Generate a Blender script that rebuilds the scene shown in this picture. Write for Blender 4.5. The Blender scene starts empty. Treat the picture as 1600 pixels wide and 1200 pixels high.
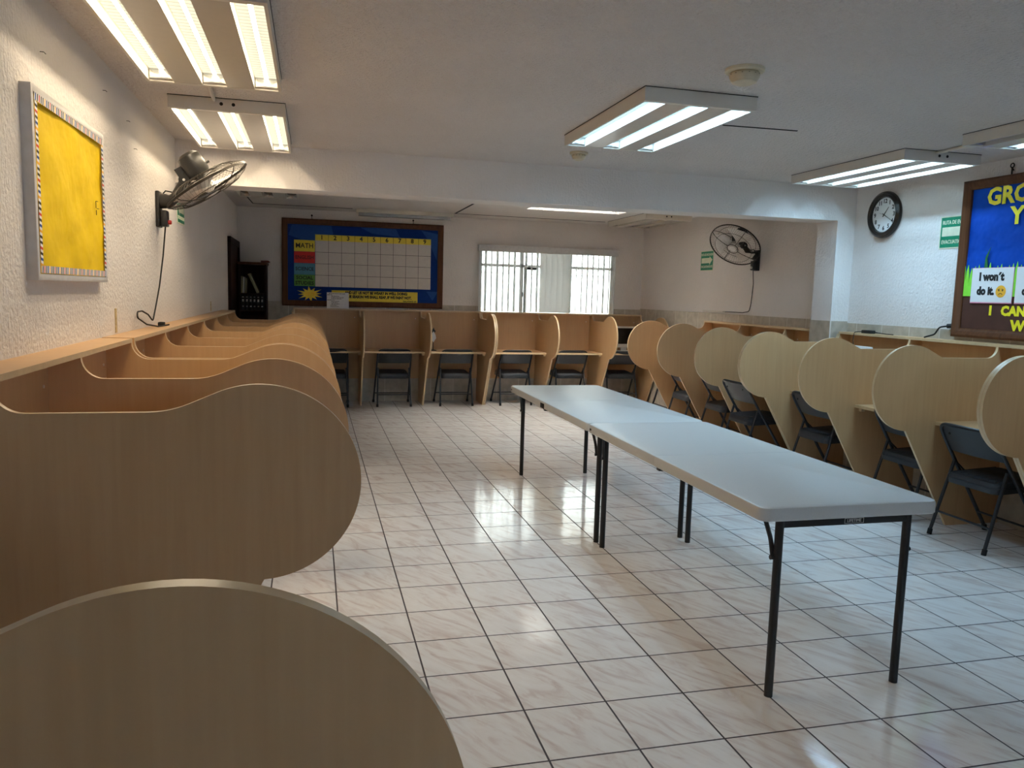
import bpy, bmesh, math, random
from mathutils import Vector, Matrix
PI = math.pi
S = bpy.context.scene
COL = S.collection
random.seed(7)

# ------------------------------------------------------------------ camera
def cam_setup():
    yaw, pitch, roll = 0.251766573, 0.114504980, 0.0274149333
    cy, sy, cp, sp, cr, sr = math.cos(yaw), math.sin(yaw), math.cos(pitch), math.sin(pitch), math.cos(roll), math.sin(roll)
    f = Vector((sy*cp, cy*cp, -sp)); r = Vector((cy, -sy, 0)); u = r.cross(f)
    r2 = cr*r + sr*u; u2 = -sr*r + cr*u
    m = Matrix((r2, u2, -f)).transposed().to_4x4()
    m.translation = Vector((-0.1043, -2.4470, 1.4260))
    c = bpy.data.cameras.new('camera'); c.sensor_width = 36; c.lens = 1216.99/1600*36
    c.clip_start = 0.02
    o = bpy.data.objects.new('camera', c); o.matrix_world = m; COL.objects.link(o); S.camera = o
cam_setup()

# ------------------------------------------------------------------ world, exposure
W = bpy.data.worlds.new('overcast_sky'); S.world = W; W.use_nodes = True
W.node_tree.nodes['Background'].inputs[0].default_value = (1.0, 0.94, 0.87, 1)
W.node_tree.nodes['Background'].inputs[1].default_value = 13.0
S.view_settings.view_transform = 'Standard'
S.view_settings.look = 'None'
S.view_settings.gamma = 1.0
S.view_settings.use_curve_mapping = False
S.view_settings.exposure = 1.17
WARM = (1.0, 0.82, 0.57); COOL = (0.47, 0.78, 1.06)
LAMP_WARM, LAMP_COOL = 13.5, 17.0

# ------------------------------------------------------------------ materials
def new_mat(name):
    m = bpy.data.materials.new(name); m.use_nodes = True
    nt = m.node_tree; return m, nt, nt.nodes['Principled BSDF']
def N(nt, t, **k):
    n = nt.nodes.new('ShaderNode'+t)
    for a, v in k.items():
        if a.startswith('i_'):
            key = a[2:]
            n.inputs[int(key) if key.isdigit() else key].default_value = v
        else: setattr(n, a, v)
    return n
def L(nt, a, b): nt.links.new(a, b)
def coords(nt, scale=(1, 1, 1), rot=(0, 0, 0), loc=(0, 0, 0)):
    tc = N(nt, 'TexCoord'); mp = N(nt, 'Mapping')
    mp.inputs['Scale'].default_value = scale; mp.inputs['Rotation'].default_value = rot; mp.inputs['Location'].default_value = loc
    L(nt, tc.outputs['Object'], mp.inputs[0]); return mp.outputs[0]
def ramp(nt, fac, stops):
    r = N(nt, 'ValToRGB'); e = r.color_ramp.elements
    while len(e) < len(stops): e.new(0.5)
    for el, (p, c) in zip(e, stops): el.position = p; el.color = (*c, 1) if len(c) == 3 else c
    L(nt, fac, r.inputs[0]); return r.outputs[0]
def plain(name, col, rough=0.5, metal=0.0, spec=0.5, noise=0.06, nscale=30, bump=0.0, bscale=200, emis=None):
    m, nt, b = new_mat(name)
    b.inputs['Roughness'].default_value = rough; b.inputs['Metallic'].default_value = metal
    b.inputs['Specular IOR Level'].default_value = spec
    co = coords(nt)
    n = N(nt, 'TexNoise', i_Scale=nscale, i_Detail=3); L(nt, co, n.inputs['Vector'])
    lo = tuple(max(0, c*(1-noise)) for c in col); hi = tuple(min(1, c*(1+noise)) for c in col)
    L(nt, ramp(nt, n.outputs[0], [(0.3, lo), (0.7, hi)]), b.inputs['Base Color'])
    if bump:
        n2 = N(nt, 'TexNoise', i_Scale=bscale, i_Detail=2); L(nt, co, n2.inputs['Vector'])
        bp = N(nt, 'Bump'); bp.inputs['Strength'].default_value = bump; bp.inputs['Distance'].default_value = 0.002 if bscale > 50 else 0.02
        L(nt, n2.outputs[0], bp.inputs['Height']); L(nt, bp.outputs[0], b.inputs['Normal'])
    return m
M = {}
def wood(name, c1, c2, horizontal=False, rough=0.38, spec=0.4):
    m, nt, b = new_mat(name)
    tc = N(nt, 'TexCoord')
    mp = N(nt, 'Mapping'); mp.inputs['Scale'].default_value = (14, 14, 0.9) if not horizontal else (3, 3, 14)
    L(nt, tc.outputs['Object'], mp.inputs[0])
    n1 = N(nt, 'TexNoise', i_Scale=1.6, i_Detail=5, i_Roughness=0.6, i_Distortion=0.5); L(nt, mp.outputs[0], n1.inputs['Vector'])
    mp2 = N(nt, 'Mapping'); mp2.inputs['Scale'].default_value = (45, 45, 2.0) if not horizontal else (5, 5, 60)
    L(nt, tc.outputs['Object'], mp2.inputs[0])
    n2 = N(nt, 'TexNoise', i_Scale=1.5, i_Detail=2); L(nt, mp2.outputs[0], n2.inputs['Vector'])
    mx = N(nt, 'Mix', data_type='FLOAT'); mx.inputs[0].default_value = 0.4
    L(nt, n1.outputs[0], mx.inputs[2]); L(nt, n2.outputs[0], mx.inputs[3])
    L(nt, ramp(nt, mx.outputs[0], [(0.34, c2), (0.62, c1)]), b.inputs['Base Color'])
    b.inputs['Roughness'].default_value = rough; b.inputs['Specular IOR Level'].default_value = spec
    return m
M['maple'] = wood('maple_laminate', (0.57, 0.355, 0.178), (0.525, 0.32, 0.154))
M['maple_flat'] = wood('maple_worktop', (0.57, 0.355, 0.178), (0.525, 0.32, 0.154), True)
M['edge'] = plain('maple_edge_band', (0.62, 0.46, 0.27), 0.35)
M['frame_wood'] = wood('dark_walnut', (0.13, 0.050, 0.020), (0.075, 0.027, 0.011), rough=0.5, spec=.2)
M['dark_wood'] = wood('dark_mahogany', (0.035, 0.012, 0.008), (0.018, 0.007, 0.005), rough=0.55, spec=.15)

def plaster(name, col, streak=True):
    m, nt, b = new_mat(name)
    b.inputs['Roughness'].default_value = 0.85; b.inputs['Specular IOR Level'].default_value = 0.25
    tc = N(nt, 'TexCoord')
    big = N(nt, 'TexNoise', i_Scale=1.3, i_Detail=4); L(nt, tc.outputs['Object'], big.inputs['Vector'])
    dk = tuple(c*0.93 for c in col)
    L(nt, ramp(nt, big.outputs[0], [(0.3, dk), (0.65, col)]), b.inputs['Base Color'])
    mp = N(nt, 'Mapping'); mp.inputs['Scale'].default_value = (1, 1, 0.18) if streak else (1, 1, 1)
    L(nt, tc.outputs['Object'], mp.inputs[0])
    f = N(nt, 'TexNoise', i_Scale=75 if streak else 48, i_Detail=3, i_Roughness=0.6); L(nt, mp.outputs[0], f.inputs['Vector'])
    g = N(nt, 'TexNoise', i_Scale=55, i_Detail=2); L(nt, tc.outputs['Object'], g.inputs['Vector'])
    ad = N(nt, 'Math', operation='ADD'); L(nt, f.outputs[0], ad.inputs[0]); L(nt, g.outputs[0], ad.inputs[1])
    bp = N(nt, 'Bump'); bp.inputs['Strength'].default_value = 0.6 if streak else 1.0; bp.inputs['Distance'].default_value = 0.010 if streak else 0.018
    L(nt, ad.outputs[0], bp.inputs['Height']); L(nt, bp.outputs[0], b.inputs['Normal'])
    return m
M['plaster'] = plaster('combed_white_plaster', (0.80, 0.755, 0.72))
M['ceil'] = plaster('sprayed_ceiling_plaster', (0.74, 0.69, 0.655), False)
M['beam'] = plaster('smooth_white_paint', (0.80, 0.755, 0.72))

def tile_floor():
    m, nt, b = new_mat('marbled_floor_tile')
    tc = N(nt, 'TexCoord')
    sc = N(nt, 'VectorMath', operation='SCALE'); sc.inputs['Scale'].default_value = 1/0.30
    L(nt, tc.outputs['Object'], sc.inputs[0])
    fr = N(nt, 'VectorMath', operation='FRACTION'); L(nt, sc.outputs[0], fr.inputs[0])
    fl = N(nt, 'VectorMath', operation='FLOOR'); L(nt, sc.outputs[0], fl.inputs[0])
    sep = N(nt, 'SeparateXYZ'); L(nt, fr.outputs[0], sep.inputs[0])
    def edge(o):
        a = N(nt, 'Math', operation='SUBTRACT', i_1=0.5); L(nt, o, a.inputs[0])
        c = N(nt, 'Math', operation='ABSOLUTE'); L(nt, a.outputs[0], c.inputs[0]); return c.outputs[0]
    mx = N(nt, 'Math', operation='MAXIMUM'); L(nt, edge(sep.outputs[0]), mx.inputs[0]); L(nt, edge(sep.outputs[1]), mx.inputs[1])
    gm = N(nt, 'MapRange'); gm.inputs[1].default_value = 0.4868; gm.inputs[2].default_value = 0.4905; L(nt, mx.outputs[0], gm.inputs[0])
    wn = N(nt, 'TexWhiteNoise'); L(nt, fl.outputs[0], wn.inputs['Vector'])
    off = N(nt, 'VectorMath', operation='SCALE'); off.inputs['Scale'].default_value = 7; L(nt, wn.outputs['Color'], off.inputs[0])
    ad = N(nt, 'VectorMath', operation='ADD'); L(nt, fr.outputs[0], ad.inputs[0]); L(nt, off.outputs[0], ad.inputs[1])
    mp = N(nt, 'Mapping'); mp.inputs['Rotation'].default_value = (0, 0, math.radians(58)); mp.inputs['Scale'].default_value = (1.0, 3.6, 1)
    mp0 = N(nt, 'Mapping'); mp0.inputs['Rotation'].default_value = (0, 0, math.radians(58))
    L(nt, ad.outputs[0], mp0.inputs[0])
    mp1 = N(nt, 'Mapping'); mp1.inputs['Scale'].default_value = (0.85, 3.6, 1); L(nt, mp0.outputs[0], mp1.inputs[0])
    v = N(nt, 'TexNoise', i_Scale=1.25, i_Detail=7, i_Roughness=0.62, i_Distortion=1.3); L(nt, mp1.outputs[0], v.inputs['Vector'])
    base = ramp(nt, v.outputs[0], [(0.26, (0.62, 0.50, 0.46)), (0.40, (0.74, 0.66, 0.62)), (0.50, (0.83, 0.785, 0.745)), (0.7, (0.88, 0.85, 0.82))])
    mix = N(nt, 'Mix', data_type='RGBA'); L(nt, gm.outputs[0], mix.inputs[0]); L(nt, base, mix.inputs[6]); mix.inputs[7].default_value = (0.045, 0.028, 0.028, 1)
    L(nt, mix.outputs[2], b.inputs['Base Color'])
    rg = N(nt, 'MapRange'); rg.inputs[3].default_value = 0.10; rg.inputs[4].default_value = 0.7; L(nt, gm.outputs[0], rg.inputs[0])
    L(nt, rg.outputs[0], b.inputs['Roughness']); b.inputs['Specular IOR Level'].default_value = 0.7
    inv = N(nt, 'Math', operation='SUBTRACT', i_0=1.0); L(nt, gm.outputs[0], inv.inputs[1])
    bp = N(nt, 'Bump'); bp.inputs['Strength'].default_value = 0.5; bp.inputs['Distance'].default_value = 0.002; L(nt, inv.outputs[0], bp.inputs['Height'])
    lo = N(nt, 'TexNoise', i_Scale=9.0, i_Detail=1); L(nt, tc.outputs['Object'], lo.inputs['Vector'])
    bp2 = N(nt, 'Bump'); bp2.inputs['Strength'].default_value = 0.25; bp2.inputs['Distance'].default_value = 0.003
    L(nt, lo.outputs[0], bp2.inputs['Height']); L(nt, bp.outputs[0], bp2.inputs['Normal']); L(nt, bp2.outputs[0], b.inputs['Normal'])
    return m
M['floor'] = tile_floor()

def wall_tile():
    m, nt, b = new_mat('beige_wall_tile')
    tc = N(nt, 'TexCoord')
    sc = N(nt, 'VectorMath', operation='SCALE'); sc.inputs['Scale'].default_value = 1/0.30
    L(nt, tc.outputs['Object'], sc.inputs[0])
    fr = N(nt, 'VectorMath', operation='FRACTION'); L(nt, sc.outputs[0], fr.inputs[0])
    sep = N(nt, 'SeparateXYZ'); L(nt, fr.outputs[0], sep.inputs[0])
    def edge(o):
        a = N(nt, 'Math', operation='SUBTRACT', i_1=0.5); L(nt, o, a.inputs[0])
        c = N(nt, 'Math', operation='ABSOLUTE'); L(nt, a.outputs[0], c.inputs[0]); return c.outputs[0]
    gm = N(nt, 'MapRange'); gm.inputs[1].default_value = 0.487; gm.inputs[2].default_value = 0.494; L(nt, edge(sep.outputs[0]), gm.inputs[0])
    n = N(nt, 'TexNoise', i_Scale=14, i_Detail=6); L(nt, tc.outputs['Object'], n.inputs['Vector'])
    base = ramp(nt, n.outputs[0], [(0.3, (0.40, 0.345, 0.27)), (0.7, (0.54, 0.475, 0.385))])
    mix = N(nt, 'Mix', data_type='RGBA'); L(nt, gm.outputs[0], mix.inputs[0]); L(nt, base, mix.inputs[6]); mix.inputs[7].default_value = (0.72, 0.68, 0.62, 1)
    L(nt, mix.outputs[2], b.inputs['Base Color']); b.inputs['Roughness'].default_value = 0.3
    return m
M['wtile'] = wall_tile()

def lamp_mat(name, col, strength):
    m, nt, b = new_mat(name)
    b.inputs['Base Color'].default_value = (0.8, 0.8, 0.8, 1); b.inputs['Emission Color'].default_value = (*col, 1)
    b.inputs['Emission Strength'].default_value = strength
    return m
def louvre_mat(name, col, strength):
    # the glowing louvre cells either side of the tube: cross blades every 36 mm
    m, nt, b = new_mat(name)
    tc = N(nt, 'TexCoord'); sep = N(nt, 'SeparateXYZ'); L(nt, tc.outputs['UV'], sep.inputs[0])
    sv = N(nt, 'Math', operation='MULTIPLY', i_1=1/0.036); L(nt, sep.outputs[1], sv.inputs[0])
    f = N(nt, 'Math', operation='FRACT'); L(nt, sv.outputs[0], f.inputs[0])
    bl = N(nt, 'MapRange'); bl.inputs[1].default_value = 0.18; bl.inputs[2].default_value = 0.3; bl.inputs[3].default_value = 0.55; bl.inputs[4].default_value = 1.0
    L(nt, f.outputs[0], bl.inputs[0])
    st = N(nt, 'Math', operation='MULTIPLY', i_1=strength); L(nt, bl.outputs[0], st.inputs[0])
    b.inputs['Base Color'].default_value = (0.1, 0.1, 0.1, 1); b.inputs['Emission Color'].default_value = (*col, 1)
    L(nt, st.outputs[0], b.inputs['Emission Strength'])
    return m
M['lamp_warm'] = lamp_mat('lit_warm_tube', WARM, LAMP_WARM*3.4)
M['lamp_cool'] = lamp_mat('lit_cool_tube', COOL, LAMP_COOL*3.4)
M['lamp_warm_l'] = louvre_mat('warm_glowing_louvre', (1.0, 0.93, 0.66), .44)
M['lamp_cool_l'] = louvre_mat('cool_glowing_louvre', (0.55, 0.90, 1.0), .44)
M['lamp_off'] = plain('unlit_tube_louvre', (0.22, 0.21, 0.20), 0.25, 0.6)
M['housing'] = plain('cream_enamel', (0.66, 0.62, 0.55), 0.35, noise=.015)
M['under'] = plain('lamp_underside', (0.66, 0.62, 0.55), 0.22, noise=.015)
M['chrome'] = plain('bright_steel', (0.6, 0.6, 0.6), 0.2, 1.0)
M['black'] = plain('black_powder_coat', (0.012, 0.012, 0.013), 0.4)
M['gap_and_shadow'] = plain('dark_gap_and_shadow', (0.012, 0.011, 0.010), 0.9)
M['chair_metal'] = plain('charcoal_painted_steel', (0.020, 0.023, 0.028), 0.42)
M['vinyl'] = plain('charcoal_vinyl', (0.032, 0.036, 0.043), 0.5, bump=0.3, bscale=300)
M['rubber'] = plain('black_rubber', (0.008, 0.008, 0.008), 0.7)
M['table_top'] = plain('speckled_white_plastic', (0.67, 0.665, 0.64), 0.36, noise=0.03, nscale=300, bump=0.12, bscale=500)
M['table_edge'] = M['table_top']
M['alu'] = plain('pale_window_frame', (0.78, 0.77, 0.75), 0.4)
M['frame_grey'] = plain('grey_aluminium_frame', (0.58, 0.57, 0.57), 0.4, 0.1)
M['yellow_paper'] = plain('yellow_paper', (0.76, 0.52, 0.003), 0.7, spec=.2, noise=0.05, nscale=6, bump=0.35, bscale=10)
M['blue_paper'] = plain('blue_paper', (0.001, 0.058, 0.40), 0.7, spec=.15, noise=0.12, nscale=7, bump=1.0, bscale=8)
M['brown_paper'] = plain('brown_paper', (0.085, 0.036, 0.025), 0.7, spec=.2, noise=0.1, nscale=8)
M['navy'] = plain('navy_paper', (0.006, 0.035, 0.20), 0.8, spec=.15)
M['navy2'] = plain('pale_navy_paper', (0.025, 0.08, 0.30), 0.8, spec=.15)
M['white'] = plain('white_paper', (0.80, 0.79, 0.78), 0.6, noise=0.02)
M['chart'] = plain('chart_paper', (0.66, 0.60, 0.54), 0.6, noise=0.03)
M['yellow'] = plain('yellow_card', (0.80, 0.62, 0.05), 0.6)
M['yellow2'] = plain('bright_yellow_letters', (0.92, 0.80, 0.02), 0.5)
M['red'] = plain('red_card', (0.62, 0.02, 0.015), 0.6)
M['maroon'] = plain('maroon_cover', (0.10, 0.010, 0.008), 0.6)
M['teal'] = plain('steel_blue_card', (0.08, 0.26, 0.38), 0.6)
M['green'] = plain('green_card', (0.10, 0.30, 0.05), 0.6)
M['lime'] = plain('lime_paper', (0.25, 0.75, 0.05), 0.6)
M['leaf'] = plain('dark_green_paper', (0.01, 0.14, 0.03), 0.6)
M['ink'] = plain('black_ink', (0.012, 0.010, 0.010), 0.7)
M['pink'] = plain('pink_paper', (0.75, 0.25, 0.35), 0.6)
M['purple'] = plain('lilac_paper', (0.55, 0.20, 0.62), 0.6)
M['orange'] = plain('amber_paper', (0.90, 0.45, 0.03), 0.6)
M['sign_green'] = plain('safety_green', (0.006, 0.24, 0.12), 0.4)
M['sign_cream'] = plain('glow_cream', (0.72, 0.74, 0.55), 0.5)
M['dial'] = plain('clock_dial', (0.80, 0.82, 0.82), 0.5, noise=0.02)
M['clock_rim'] = plain('bronze_black_rim', (0.016, 0.011, 0.009), 0.25)
M['cream'] = plain('cream_plastic', (0.62, 0.54, 0.38), 0.4)
M['fan_black'] = plain('fan_black_plastic', (0.018, 0.017, 0.016), 0.35)
M['fan_wire'] = plain('fan_guard_wire', (0.05, 0.042, 0.034), 0.35, 0.6)
M['blade'] = plain('fan_blade_aluminium', (0.66, 0.64, 0.61), 0.3, 0.25)
M['blind'] = plain('blind_fabric', (0.62, 0.61, 0.60), 0.8)
M['valance'] = plain('blind_valance', (0.60, 0.58, 0.56), 0.7)
M['grille'] = plain('white_painted_iron', (0.70, 0.72, 0.72), 0.5)
M['screen'] = plain('dark_screen', (0.006, 0.006, 0.007), 0.15)
M['silver'] = plain('silver_plastic', (0.76, 0.74, 0.70), 0.35)
M['glue'] = plain('yellowed_wood_strip', (0.55, 0.42, 0.22), 0.7, noise=0.35, nscale=60)
M['binder'] = plain('black_binder', (0.010, 0.010, 0.012), 0.5)
M['folder'] = plain('manila_folder', (0.36, 0.31, 0.18), 0.7)
M['knob_red'] = plain('red_switch', (0.55, 0.01, 0.01), 0.3)
M['fill_blue'] = plain('blue_fill_render', (0.54, 0.72, 0.95), 0.8)  # pale blue tints the light entering by the added window
M['window_backdrop'] = plain('backdrop_render', (0.26, 0.29, 0.30), 0.8)  # tone of the added outer wall, sets how bright the window looks
M['shaft'] = plain('skylight_shaft_paint', (0.80, 0.79, 0.78), 0.8)

def glass():
    m = bpy.data.materials.new('window_glass'); m.use_nodes = True; nt = m.node_tree; nt.nodes.clear()
    o = N(nt, 'OutputMaterial'); t = N(nt, 'BsdfTransparent'); g = N(nt, 'BsdfGlossy'); g.inputs['Roughness'].default_value = 0.03
    t.inputs[0].default_value = (0.95, 0.98, 0.98, 1)
    mx = N(nt, 'MixShader'); fr = N(nt, 'Fresnel', i_IOR=1.45)
    L(nt, fr.outputs[0], mx.inputs[0]); L(nt, t.outputs[0], mx.inputs[1]); L(nt, g.outputs[0], mx.inputs[2]); L(nt, mx.outputs[0], o.inputs[0])
    return m
M['glass'] = glass()
def blind_mat():
    m, nt, b = new_mat('translucent_blind_vane')
    b.inputs['Base Color'].default_value = (0.66, 0.65, 0.64, 1); b.inputs['Roughness'].default_value = 0.8
    t = N(nt, 'BsdfTranslucent'); t.inputs[0].default_value = (0.80, 0.80, 0.79, 1)
    n = N(nt, 'TexNoise', i_Scale=120); co = coords(nt, (1, 1, 0.05)); L(nt, co, n.inputs['Vector'])
    L(nt, ramp(nt, n.outputs[0], [(0.3, (0.74, 0.73, 0.72)), (0.7, (0.80, 0.79, 0.78))]), b.inputs['Base Color'])
    mx = N(nt, 'MixShader'); mx.inputs[0].default_value = 0.5
    out = nt.nodes['Material Output']; L(nt, b.outputs[0], mx.inputs[1]); L(nt, t.outputs[0], mx.inputs[2]); L(nt, mx.outputs[0], out.inputs[0])
    return m
M['vane'] = blind_mat()

# ------------------------------------------------------------------ mesh builder
class MB:
    def __init__(s): s.bm = bmesh.new(); s.mats = []
    def mi(s, m):
        m = M[m] if isinstance(m, str) else m
        if m not in s.mats: s.mats.append(m)
        return s.mats.index(m)
    def faces(s, vs, fs, m, X=None):
        i = s.mi(m); v = [s.bm.verts.new((X @ Vector(p)) if X else Vector(p)) for p in vs]; out = []
        for f in fs:
            try:
                q = s.bm.faces.new([v[k] for k in f]); q.material_index = i; out.append(q)
            except ValueError: pass
        return v, out
    def box(s, x0, x1, y0, y1, z0, z1, m, bevel=0, X=None):
        vs = [(x, y, z) for x in (x0, x1) for y in (y0, y1) for z in (z0, z1)]
        v, f = s.faces(vs, [(0, 1, 3, 2), (4, 6, 7, 5), (0, 4, 5, 1), (2, 3, 7, 6), (0, 2, 6, 4), (1, 5, 7, 3)], m, X)
        if bevel:
            es = list({e for q in f for e in q.edges})
            r = bmesh.ops.bevel(s.bm, geom=es, offset=bevel, segments=2, affect='EDGES', profile=0.5)
            for q in r['faces']: q.material_index = s.mi(m)
        return s
    def tube(s, pts, r, m, n=8, cap=True, closed=False, X=None):
        P = [Vector(p) for p in pts]; K = len(P); R = r if isinstance(r, (list, tuple)) else [r]*K
        T = []
        for i in range(K):
            if closed: t = P[(i+1) % K]-P[i-1]
            else: t = P[min(i+1, K-1)]-P[max(i-1, 0)]
            T.append(t.normalized())
        a = Vector((0, 0, 1)) if abs(T[0].z) < 0.9 else Vector((1, 0, 0))
        nrm = (a - T[0]*a.dot(T[0])).normalized(); vs = []
        for i in range(K):
            nrm = (nrm - T[i]*nrm.dot(T[i])).normalized(); b = T[i].cross(nrm)
            for k in range(n):
                an = 2*PI*k/n; vs.append(P[i]+(nrm*math.cos(an)+b*math.sin(an))*R[i])
        fs = []
        for i in range(K if closed else K-1):
            for k in range(n):
                j = (i+1) % K; fs.append((i*n+k, i*n+(k+1) % n, j*n+(k+1) % n, j*n+k))
        if cap and not closed: fs += [tuple(range(n))[::-1], tuple((K-1)*n+k for k in range(n))]
        s.faces(vs, fs, m, X); return s
    def lathe(s, prof, m, n=32, X=None):
        vs = []; fs = []
        for (r, z) in prof:
            for k in range(n): a = 2*PI*k/n; vs.append((max(r, 1e-5)*math.cos(a), max(r, 1e-5)*math.sin(a), z))
        for i in range(len(prof)-1):
            for k in range(n): fs.append((i*n+k, i*n+(k+1) % n, (i+1)*n+(k+1) % n, (i+1)*n+k))
        fs += [tuple(range(n))[::-1], tuple((len(prof)-1)*n+k for k in range(n))]
        s.faces(vs, fs, m, X); return s
    def prism(s, out, a, b, m, mside=None, axes='xz', X=None):
        # outline in two axes, extruded along the third between a and b
        def P(u, v, w):
            return {'xz': (u, w, v), 'xy': (u, v, w), 'yz': (w, u, v)}[axes]
        n = len(out); vs = [P(u, v, a) for u, v in out]+[P(u, v, b) for u, v in out]
        v, f = s.faces(vs, [tuple(range(n)), tuple(range(2*n-1, n-1, -1))], m, X)
        i = s.mi(mside or m)
        for k in range(n):
            try:
                q = s.bm.faces.new((v[k], v[(k+1) % n], v[n+(k+1) % n], v[n+k])); q.material_index = i
            except ValueError: pass
        return s
    def text(s, body, size, x, z, y, m, bold=0.0, align='CENTER', depth=0.0006, squeeze=1.0, shear=0.0, space=1.0):
        # letters in the x-z plane facing -y
        cu = bpy.data.curves.new('t', 'FONT'); cu.body = body; cu.size = size; cu.align_x = align; cu.align_y = 'CENTER'
        cu.extrude = depth; cu.offset = bold; cu.resolution_u = 2; cu.shear = shear; cu.space_character = space
        o = bpy.data.objects.new('t', cu); COL.objects.link(o)
        dg = bpy.context.evaluated_depsgraph_get(); dg.update()
        me = bpy.data.meshes.new_from_object(o.evaluated_get(dg)); i = s.mi(m)
        vs = [s.bm.verts.new((x+v.co.x*squeeze, y-v.co.z, z+v.co.y)) for v in me.vertices]
        for p in me.polygons:
            try: q = s.bm.faces.new([vs[k] for k in p.vertices]); q.material_index = i
            except ValueError: pass
        bpy.data.objects.remove(o); bpy.data.curves.remove(cu); bpy.data.meshes.remove(me); return s
    def build(s, name, parent=None, loc=(0, 0, 0), rot=(0, 0, 0), smooth=True, recalc=True):
        if recalc: bmesh.ops.recalc_face_normals(s.bm, faces=s.bm.faces)
        me = bpy.data.meshes.new(name); s.bm.to_mesh(me); s.bm.free()
        for m in s.mats: me.materials.append(m)
        if smooth:
            for p in me.polygons: p.use_smooth = True
            me.set_sharp_from_angle(angle=math.radians(32))
        o = bpy.data.objects.new(name, me); COL.objects.link(o); o.location = loc; o.rotation_euler = rot
        if parent: o.parent = parent
        return o
def tag(o, label, cat, group=None, kind=None):
    o['label'] = label; o['category'] = cat
    if group: o['group'] = group
    if kind: o['kind'] = kind
    return o
def thing(name, label, cat, loc=(0, 0, 0), rz=0, group=None):
    o = bpy.data.objects.new(name, None); COL.objects.link(o); o.empty_display_size = 0.1
    o.location = loc; o.rotation_euler = (0, 0, rz)
    return tag(o, label, cat, group)
def struct(o): o['kind'] = 'structure'; return o
def dup(root, loc, rz, label, group=None):
    def cp(o, par):
        c = o.copy(); COL.objects.link(c)
        if par: c.parent = par
        for ch in o.children: cp(ch, c)
        return c
    kids = list(root.children); r = root.copy(); COL.objects.link(r)
    r.location = loc; r.rotation_euler = (0, 0, rz); r['label'] = label
    if group: r['group'] = group
    for k in kids: cp(k, r)
    return r
def fillet(pts, rad, seg=6):
    P = [Vector(p) for p in pts]; out = [P[0]]
    for i in range(1, len(P)-1):
        a = P[i-1]-P[i]; b = P[i+1]-P[i]; la, lb = a.length, b.length
        a.normalize(); b.normalize(); ang = a.angle(b); d = min(rad/math.tan(ang/2), la*0.49, lb*0.49)
        p0, p1 = P[i]+a*d, P[i]+b*d
        for k in range(seg+1):
            t = k/seg; out.append((1-t)**2*p0+2*t*(1-t)*P[i]+t*t*p1)
    out.append(P[-1]); return out
def rrect(x0, x1, y0, y1, r, seg=5):
    out = []
    for cx, cy, a0 in ((x1-r, y1-r, 0), (x0+r, y1-r, 90), (x0+r, y0+r, 180), (x1-r, y0+r, 270)):
        for k in range(seg+1):
            a = math.radians(a0+90*k/seg); out.append((cx+r*math.cos(a), cy+r*math.sin(a)))
    return out

# ------------------------------------------------------------------ the room
XL, XR, YB, YN, ZC = -1.0, 4.335, 7.72, -4.6, 2.40
YM, YM2, ZB, XC = 3.33, 3.60, 2.115, 4.165          # beam front / back, underside, pilaster face
SX0, SX1, SY0, SY1 = 2.26, 3.40, 5.32, 6.33         # skylight opening
WX0, WX1, WZ0, WZ1 = 2.03, 3.93, 1.05, 2.03         # window opening

struct(MB().box(XL-.12, XR+.12, YN-.12, YB+.12, -0.1, 0, 'floor').build('floor', smooth=False))
b = MB()
for (x0, x1, y0, y1) in ((XL-.12, XR+.12, YN-.12, SY0), (XL-.12, XR+.12, SY1, YB+.12), (XL-.12, SX0, SY0, SY1), (SX1, XR+.12, SY0, SY1)):
    b.box(x0, x1, y0, y1, ZC, ZC+0.12, 'ceil')
struct(b.build('ceiling', smooth=False))
struct(MB().box(XL-.12, XL, YN-.12, YB+.12, 0, ZC, 'plaster').build('wall_left', smooth=False))
struct(MB().box(XR, XR+.12, YN-.12, YB+.12, 0, ZC, 'plaster').build('wall_right', smooth=False))
NX0, NX1, NZ0, NZ1 = 1.0, 2.3, 1.45, 2.05          # unseen window added behind the camera to light the panel faces
b = MB()
for (x0, x1, z0, z1) in ((XL, NX0, 0, ZC), (NX1, XR, 0, ZC), (NX0, NX1, 0, NZ0), (NX0, NX1, NZ1, ZC)): b.box(x0, x1, YN-.12, YN, z0, z1, 'plaster')
struct(b.build('wall_near', smooth=False))
b = MB(); b.box(NX0, NX1, YN-.09, YN-.05, NZ0, NZ0+.04, 'alu').box(NX0, NX1, YN-.09, YN-.05, NZ1-.04, NZ1, 'alu')
for k in range(5): xx = NX0+(NX1-NX0-.04)*k/4; b.box(xx, xx+.04, YN-.09, YN-.05, NZ0+.04, NZ1-.04, 'alu')
wn_ = struct(b.build('fill_window', smooth=False))
for k in range(4): xx = NX0+(NX1-NX0-.04)*k/4; MB().box(xx+.04, xx+(NX1-NX0-.04)/4, YN-.072, YN-.068, NZ0+.04, NZ1-.04, 'glass').build('pane', wn_, smooth=False)
b = MB()
for (x0, x1, z0, z1) in ((XL, WX0, 0, ZC), (WX1, XR, 0, ZC), (WX0, WX1, 0, WZ0), (WX0, WX1, WZ1, ZC)):
    b.box(x0, x1, YB, YB+.14, z0, z1, 'plaster')
struct(b.build('wall_back', smooth=False))
struct(MB().box(XL, XR, YM, YM2, ZB, ZC, 'beam').build('ceiling_beam', smooth=False))
struct(MB().box(XC, XR, YM, YM2, 0, ZB, 'beam').build('wall_pilaster', smooth=False))
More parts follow.
